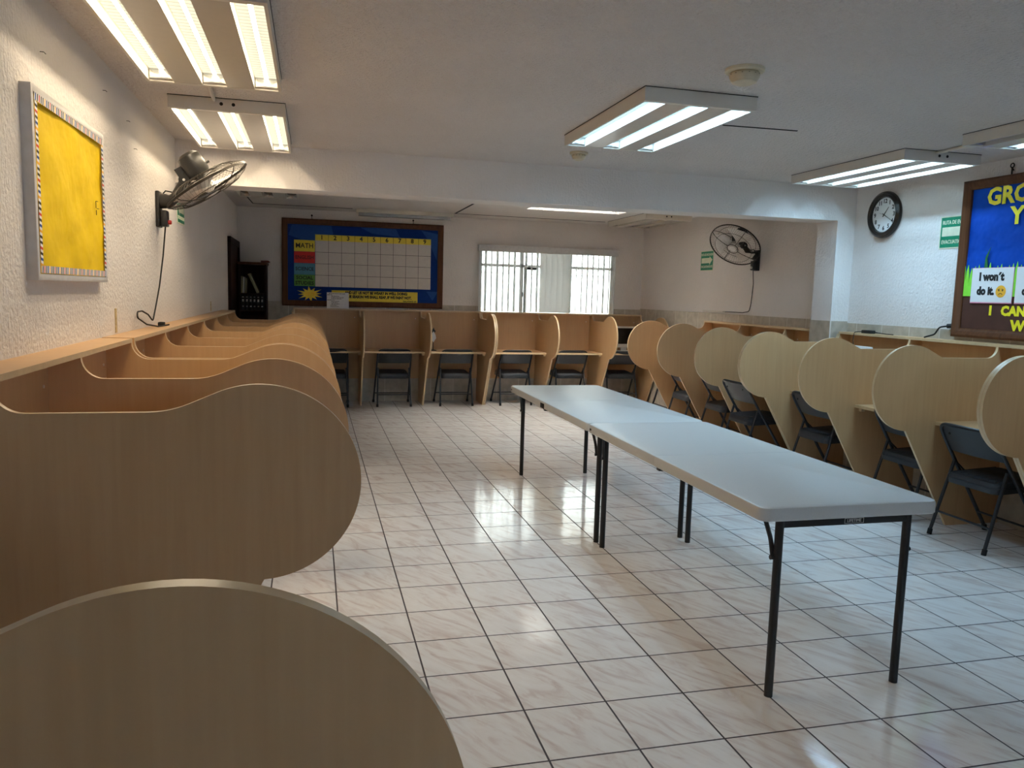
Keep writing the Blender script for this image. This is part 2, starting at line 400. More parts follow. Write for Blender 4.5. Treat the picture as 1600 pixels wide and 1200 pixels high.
# tiled wainscot bands (thin ceramic layer on the walls)
def band(n, x0, x1, y0, y1, z1):
    along_y = (y1-y0) > (x1-x0)
    o = MB().box(0, (y1-y0) if along_y else (x1-x0), 0, 0.008, 0, z1, 'wtile').build('trim_%d' % n, None, smooth=False)
    o.location = (x1, y0, 0) if along_y else (x0, y0, 0)
    if along_y: o.rotation_euler = (0, 0, PI/2)
    struct(o)
band(1, XR-.008, XR, YN, YM, 1.262)
band(2, XR-.008, XR, YM2, YB, 1.275)
band(3, XC-.008, XC, YM-.008, YM2, 1.275)
band(4, XC, XR-.008, YM-.008, YM, 1.275)
b = MB(); o = b.box(0, WX0-XL, 0, .008, 0, 1.262, 'wtile').box(WX1-XL, XR-XL-.008, 0, .008, 0, 1.262, 'wtile').box(WX0-XL, WX1-XL, 0, .008, 0, WZ0, 'wtile').build('trim_5', smooth=False)
o.location = (XL, YB-.008, 0); struct(o)
# skylight shaft and its pane
b = MB(); t = 0.04; z0, z1 = ZC+.12, ZC+.46
b.box(SX0-t, SX0, SY0-t, SY1+t, z0, z1, 'shaft').box(SX1, SX1+t, SY0-t, SY1+t, z0, z1, 'shaft')
b.box(SX0, SX1, SY0-t, SY0, z0, z1, 'shaft').box(SX0, SX1, SY1, SY1+t, z0, z1, 'shaft')
sk = struct(b.build('window_2', smooth=False))
MB().box(SX0, SX1, SY0, SY1, ZC+.38, ZC+.386, 'glass').build('pane', sk, smooth=False)
# ceiling joints in the far section and the old scar near the middle lamp
def strip(n, pts, w, m='gap_and_shadow', z=ZC, h=0.004):
    b = MB()
    for (x0, y0), (x1, y1) in zip(pts, pts[1:]):
        d = Vector((x1-x0, y1-y0, 0)); q = Vector((-d.y, d.x, 0)).normalized()*w/2
        p = [Vector((x0, y0, 0))+q, Vector((x0, y0, 0))-q, Vector((x1, y1, 0))-q, Vector((x1, y1, 0))+q]
        b.prism([(v.x, v.y) for v in p], z-h, z, m, axes='xy')
    return struct(b.build('trim_%d' % n, smooth=False))
strip(6, [(2.12, 1.625), (2.58, 1.605)], 0.010)
strip(7, [(2.20, 5.88), (1.60, 5.88), (1.60, 7.22)], .020)
strip(8, [(1.60, 7.22), (3.60, 7.30)], .010)
strip(9, [(-.80, 6.06), (-.78, 7.28), (.36, 7.28)], .010)

# outer walls added to dim the windows, with paving; near pair tints light blue
for nm, x0, x1, y0, y1, z0, z1 in (('added_outer_wall', -6, 10, 9.6, 9.75, -.1, 3.6), ('added_outer_wall', -6, 10, -7.2, -7.05, -.1, 3.6), ('exterior_ground', -6, 10, YB+.14, 9.6, -.12, -.02), ('exterior_ground', -6, 10, -7.05, YN-.12, -.12, -.02)):
    struct(MB().box(x0, x1, y0, y1, z0, z1, 'window_backdrop' if y0 > 0 else 'fill_blue').build(nm, smooth=False))

# ------------------------------------------------------------------ window, blind, bars, door
w = struct(MB().box(WX0, WX1, YB+.05, YB+.09, WZ0, WZ0+.04, 'alu').box(WX0, WX1, YB+.05, YB+.09, WZ1-.04, WZ1, 'alu')
    .box(WX0, WX0+.04, YB+.05, YB+.09, WZ0, WZ1, 'alu').box(WX1-.04, WX1, YB+.05, YB+.09, WZ0, WZ1, 'alu')
    .box(WX0, WX1, YB+.05, YB+.09, 1.79, 1.825, 'alu').box(2.60, 2.64, YB+.05, YB+.09, WZ0, WZ1, 'alu')
    .box(3.26, 3.30, YB+.05, YB+.09, WZ0, WZ1, 'alu').build('window_1', smooth=False))
for i, (x0, x1) in enumerate(((WX0+.04, 2.60), (2.64, 3.26), (3.30, WX1-.04))):
    MB().box(x0, x1, YB+.066, YB+.070, WZ0+.04, 1.79, 'glass').build('pane', w, smooth=False)
    MB().box(x0, x1, YB+.066, YB+.070, 1.825, WZ1-.04, 'glass').build('upper_pane', w, smooth=False)
sash = MB().box(2.65, 2.685, YB+.045, YB+.062, WZ0+.03, 1.79, 'fan_black').box(2.65, 2.84, YB+.045, YB+.062, 1.76, 1.79, 'fan_black').build('sash_frame', w, smooth=False)
sash['label'] = 'dark sliding sash edge'
MB().box(2.628, 2.642, YB+.036, YB+.05, 1.40, 1.46, 'fan_black', bevel=.003).build('latch', w)

gr = thing('window_grille', 'white iron security bars with diamond ornaments outside the window', 'window bars', (WX0, YB+.20, WZ0))
b = MB()
for k in range(17):
    x = 0.02+k*(WX1-WX0-.04)/16
    b.tube([(x, 0, 0), (x, 0, WZ1-WZ0)], 0.0035, 'grille', 6)
b.build('bars', gr)
b = MB()
for z in (0.03, 0.66, WZ1-WZ0-.03): b.box(0, WX1-WX0, -.010, .010, z-.005, z+.005, 'grille')
b.box(0, .014, -.075, .01, .3, .33, 'grille').box(WX1-WX0-.014, WX1-WX0, -.075, .01, .3, .33, 'grille')
b.build('rails', gr)
for k in range(6):
    x = 0.16+k*0.315; b = MB()
    for rr in (0.062, 0.034):
        b.tube([(x-rr, 0, .38), (x, 0, .38+rr*1.15), (x+rr, 0, .38), (x, 0, .38-rr*1.15)], .007, 'grille', 6, closed=True)
    b.build('diamond_ornament', gr)
    b = MB(); b.tube(fillet([(x-.1, 0, .93), (x-.05, 0, .80), (x, 0, .70), (x+.05, 0, .80), (x+.1, 0, .93)], .06), .007, 'grille', 6); b.build('scroll_ornament', gr)

bl = thing('vertical_blind', 'grey vertical blind with open vanes hanging in the bright window', 'blind', (2.0, YB-.045, 1.195))
MB().box(-.002, 1.945, -.03, .045, .785, .868, 'valance', bevel=.004).build('valance', bl)
ang = []
n = 25
for k in range(n):
    x = 0.02+k*(1.93-0.04)/(n-1)
    a = 64+random.uniform(-8, 8)
    if 0.86 < x < 1.28: a = random.uniform(3, 10)
    elif x > 1.70: a = random.uniform(50, 65)
    a = math.radians(a); hw = .043; pts = []
    for j in range(5):
        s_ = -1+j/2; bow = .006*(1-s_*s_)
        pts.append((x+s_*hw*math.cos(a)-bow*math.sin(a), .0+s_*hw*math.sin(a)+bow*math.cos(a)))
    q = [(p[0]+.0008*math.sin(a), p[1]-.0008*math.cos(a)) for p in pts]
    MB().prism(pts+q[::-1], 0.0, .822, 'vane', axes='xy').build('vane', bl)

d = struct(MB().box(-.0, .035, 6.60, 6.67, 0, 1.95, 'dark_wood').box(0, .035, 7.62, 7.69, 0, 1.95, 'dark_wood').box(0, .035, 6.60, 7.69, 1.90, 1.97, 'dark_wood').build('door_1', loc=(XL, 0, 0), smooth=False))
MB().box(.0, .016, 6.67, 7.62, 0, 1.90, 'dark_wood').build('door_leaf', d, smooth=False)
MB().tube([(.016, 6.75, 1.0), (.06, 6.75, 1.0), (.06, 6.86, 1.0)], .009, 'chrome').build('door_handle', d)

# ------------------------------------------------------------------ study carrels
ZS, DSH = 1.172, 0.13          # underside of the top shelf, its depth
def carrel_outline(cx, r, round_):
    o = [(0.004, ZS), (DSH, ZS)]
    for k in range(9):
        a = PI+ (PI/2)*k/8; o.append((DSH+.072+.072*math.cos(a), 1.100+.072+.072*math.sin(a)))
    cz = .905; V = Vector((cx-.222, 1.100)); C = Vector((cx, cz)); dv = V-C; D = dv.length
    a0 = math.atan2(dv.y, dv.x)-math.acos(r/D)              # tangent point of the straight rise on the round head
    Tn = Vector((cx+r*math.cos(a0), cz+r*math.sin(a0)))
    p0, p1 = V-Vector((round_, 0)), V+(Tn-V).normalized()*round_
    for k in range(7):
        u = k/6; q = (1-u)**2*p0+2*u*(1-u)*V+u*u*p1; o.append((q.x, q.y))
    end = -math.radians(88)
    for k in range(0, 57):
        a = a0+(end-a0)*k/56; o.append((cx+r*math.cos(a), cz+r*math.sin(a)))
    o += [(.416, 0), (.004, 0)]
    return o
CO_SOFT, CO_LEFT, CO_STD = carrel_outline(.757, .267, .05), carrel_outline(.757, .267, .012), carrel_outline(.778, .273, .008)
def carrel(wall, us, label, shelf=None, CO=CO_STD, group=None):
    """us: positions of the divider panels along the wall"""
    if wall == 'left': base, X = (XL, us[0], 0), Matrix(((0, 1, 0, 0), (1, 0, 0, 0), (0, 0, 1, 0), (0, 0, 0, 1)))
    elif wall == 'right': base, X = (XR-.008, us[0], 0), Matrix(((0, -1, 0, 0), (1, 0, 0, 0), (0, 0, 1, 0), (0, 0, 0, 1)))
    else: base, X = (us[0], YB-.008, 0), Matrix(((1, 0, 0, 0), (0, -1, 0, 0), (0, 0, 1, 0), (0, 0, 0, 1)))
    # local: u along wall, d from wall, z
    t = thing('study_carrel', label, 'study carrel', base, 0, group)
    us = [u-us[0] for u in us]; T = .018
    for u in us:
        b = MB(); b.prism(CO, u-T/2, u+T/2, 'maple', 'edge', axes='yz', X=X); b.build('divider_panel', t)
    for u0, u1 in zip(us, us[1:]):
        a, c = u0+T/2, u1-T/2
        MB().box(a, c, .012, .028, .30, ZS-.001, 'maple', X=X).build('back_panel', t, smooth=False)
        b = MB(); b.box(a, c, .028, .565, .668, .690, 'maple_flat', X=X); b.box(a, c, .565, .567, .668, .690, 'edge', X=X); b.build('desk_top', t, smooth=False)
        MB().box(c-.03, c, .50, .53, .640, .668, 'edge', X=X).build('desk_bracket', t, smooth=False)
    s0, s1 = shelf if shelf else (us[0]-T/2, us[-1]+T/2)
    b = MB(); b.box(s0, s1, 0, DSH-.002, ZS, ZS+.018, 'maple_flat', X=X).box(s0, s1, DSH-.002, DSH, ZS, ZS+.018, 'edge', X=X)
    b.build('top_shelf', t, smooth=False)
    b = MB()
    for u0, u1 in zip(us, us[1:]):
        for uu in (u0+.06, u1-.06):
            b.tube([X @ Vector((uu, .026, 1.08)), X @ Vector((uu, .031, 1.08))], .006, 'silver', 10)
    b.build('screw_cap', t)
    return t
carrel('left', [-2.53, -1.752], 'brown maple study carrel end panel curving across the bottom left foreground', CO=carrel_outline(.777, .267, .05))
carrel('left', [-.297, .482, 1.252], 'left wall study carrel with the broad grey-brown end panel facing the camera', CO=CO_SOFT)
carrel('left', [1.312, 2.06, 2.83, 3.60], 'middle maple carrel unit along the left wall, under the black wall fan cord', CO=CO_LEFT)
carrel('left', [3.622, 4.39, 5.165, 5.94], 'farthest maple carrel unit on the left wall, nearest the dark door', CO=CO_LEFT)
carrel('back', [-.33, .47, 1.245, 2.02], 'back wall maple carrel unit below the blue subject chart board')
carrel('back', [2.042, 2.82, 3.585, 4.29], 'back wall maple carrel unit below the bright window')
carrel('right', [.05, .8485], 'nearest right wall maple carrel, cut off by the right frame edge')
carrel('right', [.868, 1.668, 2.44, 3.245], 'right wall maple carrel unit below the round clock, in front of the pilaster')
carrel('right', [3.2655, 4.03, 4.83, 5.60], 'right wall maple carrel unit beyond the pilaster, under the far wall fan', shelf=(3.602-3.2655, 5.609-3.2655))

# ------------------------------------------------------------------ folding chairs
def make_chair(label, loc, rz, group):
    # faces +y in its own frame
    t = thing('folding_chair', label, 'chair', loc, rz, group)
    top, fy, by = .710, .215, -.235
    def tubepos(z): return by+(fy-by)*(top-z)/top
    P = [(-.222, fy, .02), (-.205, tubepos(.57), .57), (-.200, by, top), (.200, by, top), (.205, tubepos(.57), .57), (.222, fy, .02)]
    b = MB(); b.tube(fillet(P, .075, 8), .0115, 'chair_metal', 10)
    b.build('frame', t)
    b = MB(); z0, z1 = .537, .704
    for j in range(1):
        vs = []; cols = 13
        for i in range(cols):
            u = -1+2*i/(cols-1); x = .193*u; bow = -.022*(1-u*u)
            zt = z1-.055*max(0, abs(u)-.72)**2/.0784*1.0
            for z in (z0, z0+.01, (z0+zt)/2, zt-.006, zt):
                y = tubepos(z)+bow+.004
                vs.append((x, y-.004, z)); vs.append((x, y+.005, z))
        fs = []; R = 10
        for i in range(cols-1):
            for k in range(4):
                a = i*R+2*k; c = (i+1)*R+2*k
                fs.append((a, c, c+2, a+2)); fs.append((a+1, a+3, c+3, c+1))
            fs.append((i*R, i*R+1, (i+1)*R+1, (i+1)*R)); fs.append((i*R+8, (i+1)*R+8, (i+1)*R+9, i*R+9))
        for i in (0, cols-1):
            for k in range(4): a = i*R+2*k; fs.append((a, a+2, a+3, a+1))
        b.faces(vs, fs, 'chair_metal')
    br = b.build('backrest', t)
    b = MB()
    for sx in (-1, 1):
        for zz in (.655,): b.lathe([(.0, 0), (.009, .0), (.007, .004), (0, .005)], 'black', 10, Matrix.Translation((sx*.13, tubepos(zz)-.022*(1-.45)-.003, zz)) @ Matrix.Rotation(PI/2, 4, 'X'))
    b.build('rivet', br)
    # seat pan and pad
    b = MB(); o = rrect(-.190, .190, -.165, .225, .05)
    Xs = Matrix.Translation((0, 0, .382)) @ Matrix.Rotation(math.radians(3), 4, 'X')
    b.prism(o, -.028, .004, 'chair_metal', axes='xy', X=Xs); b.build('seat_pan', t)
    b = MB()
    rings = [(1.0, .004), (.995, .02), (.95, .033), (.80, .039), (.45, .041)]
    vs = []; no = len(o)
    for sc, z in rings:
        for (x, y) in o: vs.append((x*sc*.985, (y-.03)*sc*.985+.03, z))
    fs = [(i*no+k, i*no+(k+1) % no, (i+1)*no+(k+1) % no, (i+1)*no+k) for i in range(len(rings)-1) for k in range(no)]
    fs.append(tuple((len(rings)-1)*no+k for k in range(no))); fs.append(tuple(range(no))[::-1])
    b.faces(vs, fs, 'vinyl', Xs)
    for k in range(7):
        x = -.15+k*.05; b.tube([Xs @ Vector((x, -.13, .0385)), Xs @ Vector((x, .18, .0385))], .003, 'vinyl', 6)
    b.build('seat', t)
    zp = .475
    for sx in (-1, 1):
        b = MB(); x0, x1 = sx*.207, sx*.192
        b.tube([(x0, -.225, .02), (x1, tubepos(zp)-.012, zp)], .0105, 'chair_metal', 10)
        lg = b.build('leg', t)
        MB().tube([(x0, -.2265, 0), (x0, -.2195, .035)], .0145, 'rubber', 10).build('rubber_foot', lg)
        MB().tube([(sx*.2225, fy+.001, 0), (sx*.2215, fy-.008, .035)], .0155, 'rubber', 10).build('rubber_foot', t)
        MB().tube([(sx*.200, .03, .372), (sx*.196, tubepos(zp)-.012, zp)], .006, 'chair_metal', 8).build('seat_link', t)
    def legy(z): return -.225+(tubepos(zp)-.012+.225)*(z-.02)/(zp-.02)
    MB().tube([(-.203, legy(.15), .15), (.203, legy(.15), .15)], .007, 'chair_metal', 8).build('stretcher', t)
    MB().tube([(-.217, tubepos(.13), .13), (.217, tubepos(.13), .13)], .007, 'chair_metal', 8).build('stretcher', t)
    return t
CB = 'folding chairs along the back carrels'; CR = 'folding chairs along the right wall carrels'
proto = make_chair('black folding chair in the back carrel bay left of the flag stand', (.87, 7.40, 0), 0, CB)
for x, y, rz, lab in ((.10, 7.38, 0, 'black folding chair half hidden behind the curved left carrel panels'),
                      (1.655, 7.41, 0, 'black folding chair directly below the small flag stand on the back desk'),
                      (2.43, 7.42, .02, 'black folding chair below the left end of the bright window'),
                      (3.19, 7.42, 0, 'black folding chair below the right half of the bright window'),
                      (3.90, 7.38, -.05, 'black folding chair in the corner bay below the laptop screen')):
    dup(proto, (x, y, 0), rz, lab, CB)
for x, y, a, lab in ((3.88, 1.31, 0, 'charcoal folding chair nearest the right frame edge, its whole back visible'),
                     (3.95, 1.98, 0, 'charcoal folding chair second nearest on the right, partly behind the second large panel'),
                     (3.88, 2.86, 0, 'charcoal folding chair in the bay just before the pilaster'),
                     (3.73, 3.70, 0, 'charcoal folding chair pulled well out into the aisle beside the long white tables'),
                     (3.88, 4.43, 0, 'charcoal folding chair in the second bay beyond the pilaster'),
                     (3.90, 5.22, 0, 'charcoal folding chair in the last bay before the far corner'),
                     (4.12, 6.08, 0.0, 'dark folding chair in the far right corner, only one leg showing')):
    dup(proto, (x, y, 0), -PI/2+a, lab, CR)

# ------------------------------------------------------------------ folding tables
def folding_table(label, y0, y1, badge, handle):
    x0, x1, ZT = 1.400, 2.135, .715; cy = (y0+y1)/2
    t = thing('folding_table', label, 'table', ((x0+x1)/2, cy, 0), 0, 'white folding tables end to end')
    hx, hy = (x1-x0)/2, (y1-y0)/2
    b = MB(); o = rrect(-hx, hx, -hy, hy, .035, 6); n = len(o)
    lay = [(1.0, ZT-.050), (0, ZT-.010), (.003, ZT-.003), (.010, ZT)]
    def ins(d): return [(x-math.copysign(d, x), y-math.copysign(d, y)) for x, y in o]
    rings = [(ins(.004), ZT-.050), (ins(0), ZT-.046), (ins(0), ZT-.010), (ins(.003), ZT-.003), (ins(.009), ZT)]
    vs = [(x, y, z) for r, z in rings for x, y in r]
    fs = [(i*n+k, i*n+(k+1) % n, (i+1)*n+(k+1) % n, (i+1)*n+k) for i in range(4) for k in range(n)]
    inner = ins(.02); vs += [(x, y, ZT-.050) for x, y in inner]; vs += [(x, y, ZT-.016) for x, y in inner]
    B = 5*n
    fs += [(k, B+k, B+(k+1) % n, (k+1) % n) for k in range(n)]
    fs += [(B+k, B+n+k, B+n+(k+1) % n, B+(k+1) % n) for k in range(n)]
    fs += [tuple(4*n+k for k in range(n)), tuple(B+n+k for k in range(n))[::-1]]
    b.faces(vs, fs, 'table_top')
    b.box(-hx+.002, hx-.002, -.0012, .0012, ZT-.0002, ZT+.0004, 'frame_grey')
    for s_ in (-1, 1): b.box(s_*hx-.0006, s_*hx+.0006, -.0012, .0012, ZT-.049, ZT-.006, 'frame_grey')
    top = b.build('tabletop', t)
    if handle: MB().box(-hx-.002, -hx+.012, -.045, .045, ZT-.050, ZT-.014, 'black', bevel=.003).build('carry_handle', top)
    MB().box(-hx+.004, -hx+.03, -.05, -.02, ZT-.062, ZT-.046, 'black', bevel=.002).build('fold_latch', top)
    b = MB()
    for s_ in (1,): b.box(-hx-.001, -hx+.003, s_*(hy-.05)-.012, s_*(hy-.05)+.012, ZT-.034, ZT-.022, 'black', bevel=.001)
    b.build('edge_plug', top)
    MB().box(-hx+.03, -hx+.05, -hy+.06, hy-.06, ZT-.045, ZT-.018, 'black').box(hx-.05, hx-.03, -hy+.06, hy-.06, ZT-.045, ZT-.018, 'black').build('side_rail', t)
    for e in (-1, 1):
        ly = e*(hy-.045)
        for sx in (-1, 1):
            b = MB(); b.tube([(sx*.268, ly, 0), (sx*.268, ly, ZT-.03)], .0155, 'black', 14); b.build('leg', t)
            b = MB(); b.tube(fillet([(sx*.282, ly-e*.008, ZT-.20), (sx*.290, ly-e*.016, ZT-.13), (sx*.306, ly-e*.055, ZT-.03)], .1), .0085, 'black', 8)
            b.tube([(sx*.268, ly-e*.006, ZT-.195), (sx*.294, ly-e*.006, ZT-.195)], .009, 'black', 8)
            b.build('leg_brace', t)
        b = MB(); b.box(-.268, .268, ly-.011, ly+.011, ZT-.085, ZT-.055, 'black', bevel=.003); cb = b.build('cross_bar', t)
        if badge and e == -1:
            b = MB(); yy = ly-.0115
            for (a0, a1, c0, c1) in ((-.04, .04, .0085, .0095), (-.04, .04, -.0095, -.0085), (-.04, -.039, -.0095, .0095), (.039, .04, -.0095, .0095)):
                b.box(.03+a0, .03+a1, yy-.0008, yy+.001, ZT-.07+c0, ZT-.07+c1, 'silver')
            b.text('LIFETIME', .0155, .03, ZT-.070, yy, 'silver', align='CENTER')
            b.build('maker_badge', cb, smooth=False)
    return t
folding_table('white folding table nearest the camera, with a white-lettered badge on its black crossbar', -.125, 1.660, True, False)
folding_table('far white folding table of the pair, black carry handle on its left edge', 1.668, 3.460, False, True)

# ------------------------------------------------------------------ ceiling lamps
def ceiling_lamp(label, cx, cy, lit, group, holes=False):
    t = thing('ceiling_light', label, 'ceiling light', (cx, cy, ZC), 0, group); hx, hy, H = .29, .60, .066
    cs = (-.225, 0, .225); sw = .052
    b = MB(); b.box(-hx, hx, -hy, hy, -.010, -.003, 'housing').box(-hx-.002, hx+.002, -hy-.002, hy+.002, -.0035, 0, 'gap_and_shadow')  # dark rim paints in the shadow line between housing and ceiling
    b.box(-hx, -hx+.012, -hy, hy, -H, -.010, 'housing').box(hx-.012, hx, -hy, hy, -H, -.010, 'housing')
    b.box(-hx+.012, hx-.012, -hy, -hy+.03, -H, -.010, 'housing').box(-hx+.012, hx-.012, hy-.03, hy, -H, -.010, 'housing')
    hs = b.build('housing', t, smooth=False)
    b = MB()
    for a, c in ((cs[0]+sw, cs[1]-sw), (cs[1]+sw, cs[2]-sw)): b.box(a, c, -hy+.03, hy-.03, -H+.001, -.010, 'under')
    b.build('reflector_plate', t, smooth=False)
    for kx in ((-.03, .03) if holes else ()):
        MB().lathe([(.009, 0), (.009, .0015), (0, .0016)], 'gap_and_shadow', 12, Matrix.Translation((kx, -hy, -.030)) @ Matrix.Rotation(PI/2, 4, 'X')).build('knockout', t)
    for i, x in enumerate(cs):
        mat = lit[i]; b = MB(); z = -.016
        cw_ = .008; lv = mat if mat == 'lamp_off' else mat+'_l'; uv = b.bm.loops.layers.uv.new('uv')
        for a0, a1 in ((x-sw+.002, x-cw_), (x+cw_, x+sw-.002)):
            v, f = b.faces([(a0, -hy+.032, z), (a1, -hy+.032, z), (a1, hy-.032, z), (a0, hy-.032, z)], [(0, 3, 2, 1)], lv)
            for l in f[0].loops: l[uv].uv = (l.vert.co.x, l.vert.co.y)
        b.build('louvre', t, smooth=False, recalc=False)
        b = MB(); b.faces([(x-cw_, -hy+.032, z), (x+cw_, -hy+.032, z), (x+cw_, hy-.032, z), (x-cw_, hy-.032, z)], [(0, 3, 2, 1)], mat)
        b.build('tube', t, smooth=False, recalc=False)
        for yy in (-hy+.04, hy-.04): MB().box(x-sw+.003, x+sw-.003, yy-.009, yy+.009, -.058, -.012, 'chrome', bevel=.002).build('tube_clip', t)
    return t
W3, C3, O3 = ('lamp_warm',)*3, ('lamp_cool',)*3, ('lamp_off',)*3
LG = 'three-tube surface ceiling lights'
ceiling_lamp('warm lit three-tube ceiling light at the top left edge, above the yellow notice board', -.535, .90, W3, LG)
ceiling_lamp('warm lit three-tube ceiling light just above the black wall fan on the left', -.535, 2.60, W3, LG, True)
ceiling_lamp('cool lit three-tube ceiling light in the middle, between the two smoke detectors', 1.675, 1.62, C3, LG)
ceiling_lamp('cool lit three-tube ceiling light on the right, above the round clock', 3.770, 2.40, C3, LG, True)
ceiling_lamp('ceiling light at the right frame edge with its first tube dark', 3.770, .75, ('lamp_off', 'lamp_cool', 'lamp_cool'), LG)
ceiling_lamp('unlit ceiling light beyond the beam at the left, only its end showing', -.535, 5.42, O3, LG)
ceiling_lamp('unlit ceiling light beyond the beam, in the far right corner', 3.90, 6.62, O3, LG, True)
ceiling_lamp('unlit ceiling light just beyond the beam at the right, near the far fan', 3.90, 4.90, O3, LG)
tag(MB().tube([(-.58, 1.50, ZC-.012), (-.60, 2.0, ZC-.012)], .010, 'housing').build('cable_conduit'), 'cream cable conduit joining the two warm ceiling lights', 'conduit')
tag(MB().tube([(3.72, 1.35, ZC-.012), (3.72, 1.80, ZC-.012)], .010, 'housing').build('cable_conduit'), 'cream cable conduit joining the two cool lights on the right', 'conduit')
# slim fitting close to the back wall
t = thing('slim_ceiling_light', 'slim unlit batten light on the ceiling above the subject chart board', 'ceiling light', (1.0, 7.26, ZC))
MB().box(-.60, .58, -.045, .045, -.05, 0, 'housing', bevel=.004).build('housing', t)
MB().prism([(-.05, -.048), (.05, -.048), (.035, -.085), (-.035, -.085)], -.57, .55, 'lamp_off', axes='yz').build('tube_louvre', t)

def detector(label, x, y, r, h):
    t = thing('smoke_detector', label, 'smoke detector', (x, y, ZC), 0, 'smoke detectors')
    F = Matrix.Scale(-1, 4, (0, 0, 1))
    MB().lathe([(r, 0), (r, .012), (r*.93, .016)], 'cream', 36, F).build('base', t)
    b = MB(); b.lathe([(r*.72, .016), (r*.78, .022), (r*.76, h*.55), (r*.62, h*.85), (r*.3, h), (0, h)], 'cream', 36, F); hd = b.build('sensor_head', t)
    b = MB()
    for k in range(14):
        a = 2*PI*k/14; b.box(r*.765, r*.783, -.003, .003, -h*.42, -.026, 'gap_and_shadow', X=Matrix.Rotation(a, 4, 'Z'))
    b.build('vent_slot', hd)
detector('larger cream smoke detector on the ceiling behind the middle light', 1.67, .64, .082, .066)
detector('smaller smoke detector on the ceiling beside the beam', 1.655, 2.735, .062, .056)

# ------------------------------------------------------------------ notice boards
def frame_mb(w, h, fw, d, m, flat=False):
    # mitred frame, outer size w x h, local x right, z up, front towards -y
    b = MB()
    prof = [(0, 0), (0, -d*.8), (fw*.25, -d), (fw*.62, -d*.85), (fw*.8, -d*.62), (fw, -d*.55), (fw, 0)]
    if flat: prof = [(0, 0), (0, -d), (fw*.12, -d-.001), (fw*.88, -d-.001), (fw, -d), (fw, 0)]
    cs = [(0, 0, 1, 1), (w, 0, -1, 1), (w, h, -1, -1), (0, h, 1, -1)]
    n = len(prof); vs = []
    for (cx, cz, sx, sz) in cs:
        for (u, y) in prof: vs.append((cx+sx*u, y, cz+sz*u))
    fs = [(i*n+k, i*n+k+1, ((i+1) % 4)*n+k+1, ((i+1) % 4)*n+k) for i in range(4) for k in range(n-1)]
    b.faces(vs, fs, m); return b
# left: yellow board, aluminium frame
yb = thing('notice_board', 'yellow paper notice board in a grey frame with striped border, on the left wall', 'notice board', (XL, .40, 1.43), PI/2)
w_, h_ = .885, .62
frame_mb(w_, h_, .022, .034, 'frame_grey', flat=True).build('frame', yb)
b = MB(); NX, NZ = 24, 18; vs = []
for i in range(NX+1):
    for j in range(NZ+1):
        u, v = i/NX, j/NZ
        vs.append((.022+u*(w_-.044), -.027-.004*math.sin(u*9+v*4)*math.sin(v*7+u*3)-.0035*abs(math.sin(u*17+v*11+math.sin(v*9)))*math.sin(v*13-u*6)**2-.002*random.random(), .022+v*(h_-.044)))
fs = [(i*(NZ+1)+j, (i+1)*(NZ+1)+j, (i+1)*(NZ+1)+j+1, i*(NZ+1)+j+1) for i in range(NX) for j in range(NZ)]
b.faces(vs, fs, 'yellow_paper'); b.box(.02, w_-.02, -.022, 0, .02, h_-.02, 'brown_paper'); b.build('yellow_backing', yb)
b = MB(); cols = ['white', 'ink', 'white', 'red', 'white', 'ink', 'white', 'navy2', 'white', 'orange', 'white', 'ink']
def bstrip(x0, z0, x1, z1, wd):
    L_ = math.hypot(x1-x0, z1-z0); n = int(L_/.009); dx, dz = (x1-x0)/n, (z1-z0)/n; nx, nz = -(z1-z0)/L_*wd, (x1-x0)/L_*wd
    for k in range(n):
        a, c = (x0+dx*k, z0+dz*k), (x0+dx*(k+1), z0+dz*(k+1)); sl = .5
        b.faces([(a[0], -.0365, a[1]), (c[0], -.0365, c[1]), (c[0]+nx+dx*sl, -.0365, c[1]+nz+dz*sl), (a[0]+nx+dx*sl, -.0365, a[1]+nz+dz*sl)], [(0, 1, 2, 3)], cols[k % len(cols)])
bstrip(.024, .024, w_-.024, .024, .024); bstrip(w_-.024, .048, w_-.024, h_-.048, .024); bstrip(w_-.024, h_-.024, .024, h_-.024, .024); bstrip(.024, h_-.048, .024, .048, .024)
b.build('striped_border', yb, smooth=False, recalc=False)
b = MB()
for (x, z, dx, dz) in ((.72, .30, 0, .028), (.722, .328, .03, .001), (.735, .30, .03, .001), (.722, .272, 0, .02)):
    b.tube([(x, -.0375, z), (x+dx+.0005, -.0375, z+dz)], .0012, 'gap_and_shadow', 6)
b.build('staple', yb)

# back: subject chart
bb = thing('subject_chart_board', 'blue subject chart board with numbered grid in dark wood frame, on the back wall', 'notice board', (-.475, YB, 1.212), 0)
w_, h_ = 2.01, 1.075
frame_mb(w_, h_, .07, .045, 'frame_wood').build('frame', bb)
b = MB(); b.box(.03, w_-.03, -.012, -.0, .03, h_-.03, 'navy')
y = -.0125
for pts in ([(.08, .87), (.35, .78), (.62, .90), (.60, 1.0), (.12, 1.0)], [(.95, 1.0), (1.1, .93), (1.45, .90), (1.40, 1.0)], [(1.72, 1.0), (1.94, .96), (1.93, .62), (1.80, .9)],
            [(1.80, .22), (1.95, .22), (1.88, .10)], [(.9, .075), (1.4, .11), (1.7, .075)]):
    b.faces([(p[0], y, p[1]) for p in pts], [tuple(range(len(pts)))], 'navy2')
b.build('blue_backing', bb, smooth=False, recalc=False)
gx0, gx1, gz0, gz1 = .40, 1.85, .245, .815; cw = (gx1-gx0)/9
b = MB(); b.box(gx0, gx1, -.016, -.0125, gz0, gz1, 'chart')
rh = (gz1-gz0)/4
for k in range(1, 9): b.box(gx0+k*cw-.002, gx0+k*cw+.002, -.0165, -.015, gz0, gz1, 'ink')
for k in range(1, 4): b.box(gx0, gx1, -.0165, -.015, gz0+k*rh-.002, gz0+k*rh+.002, 'ink')
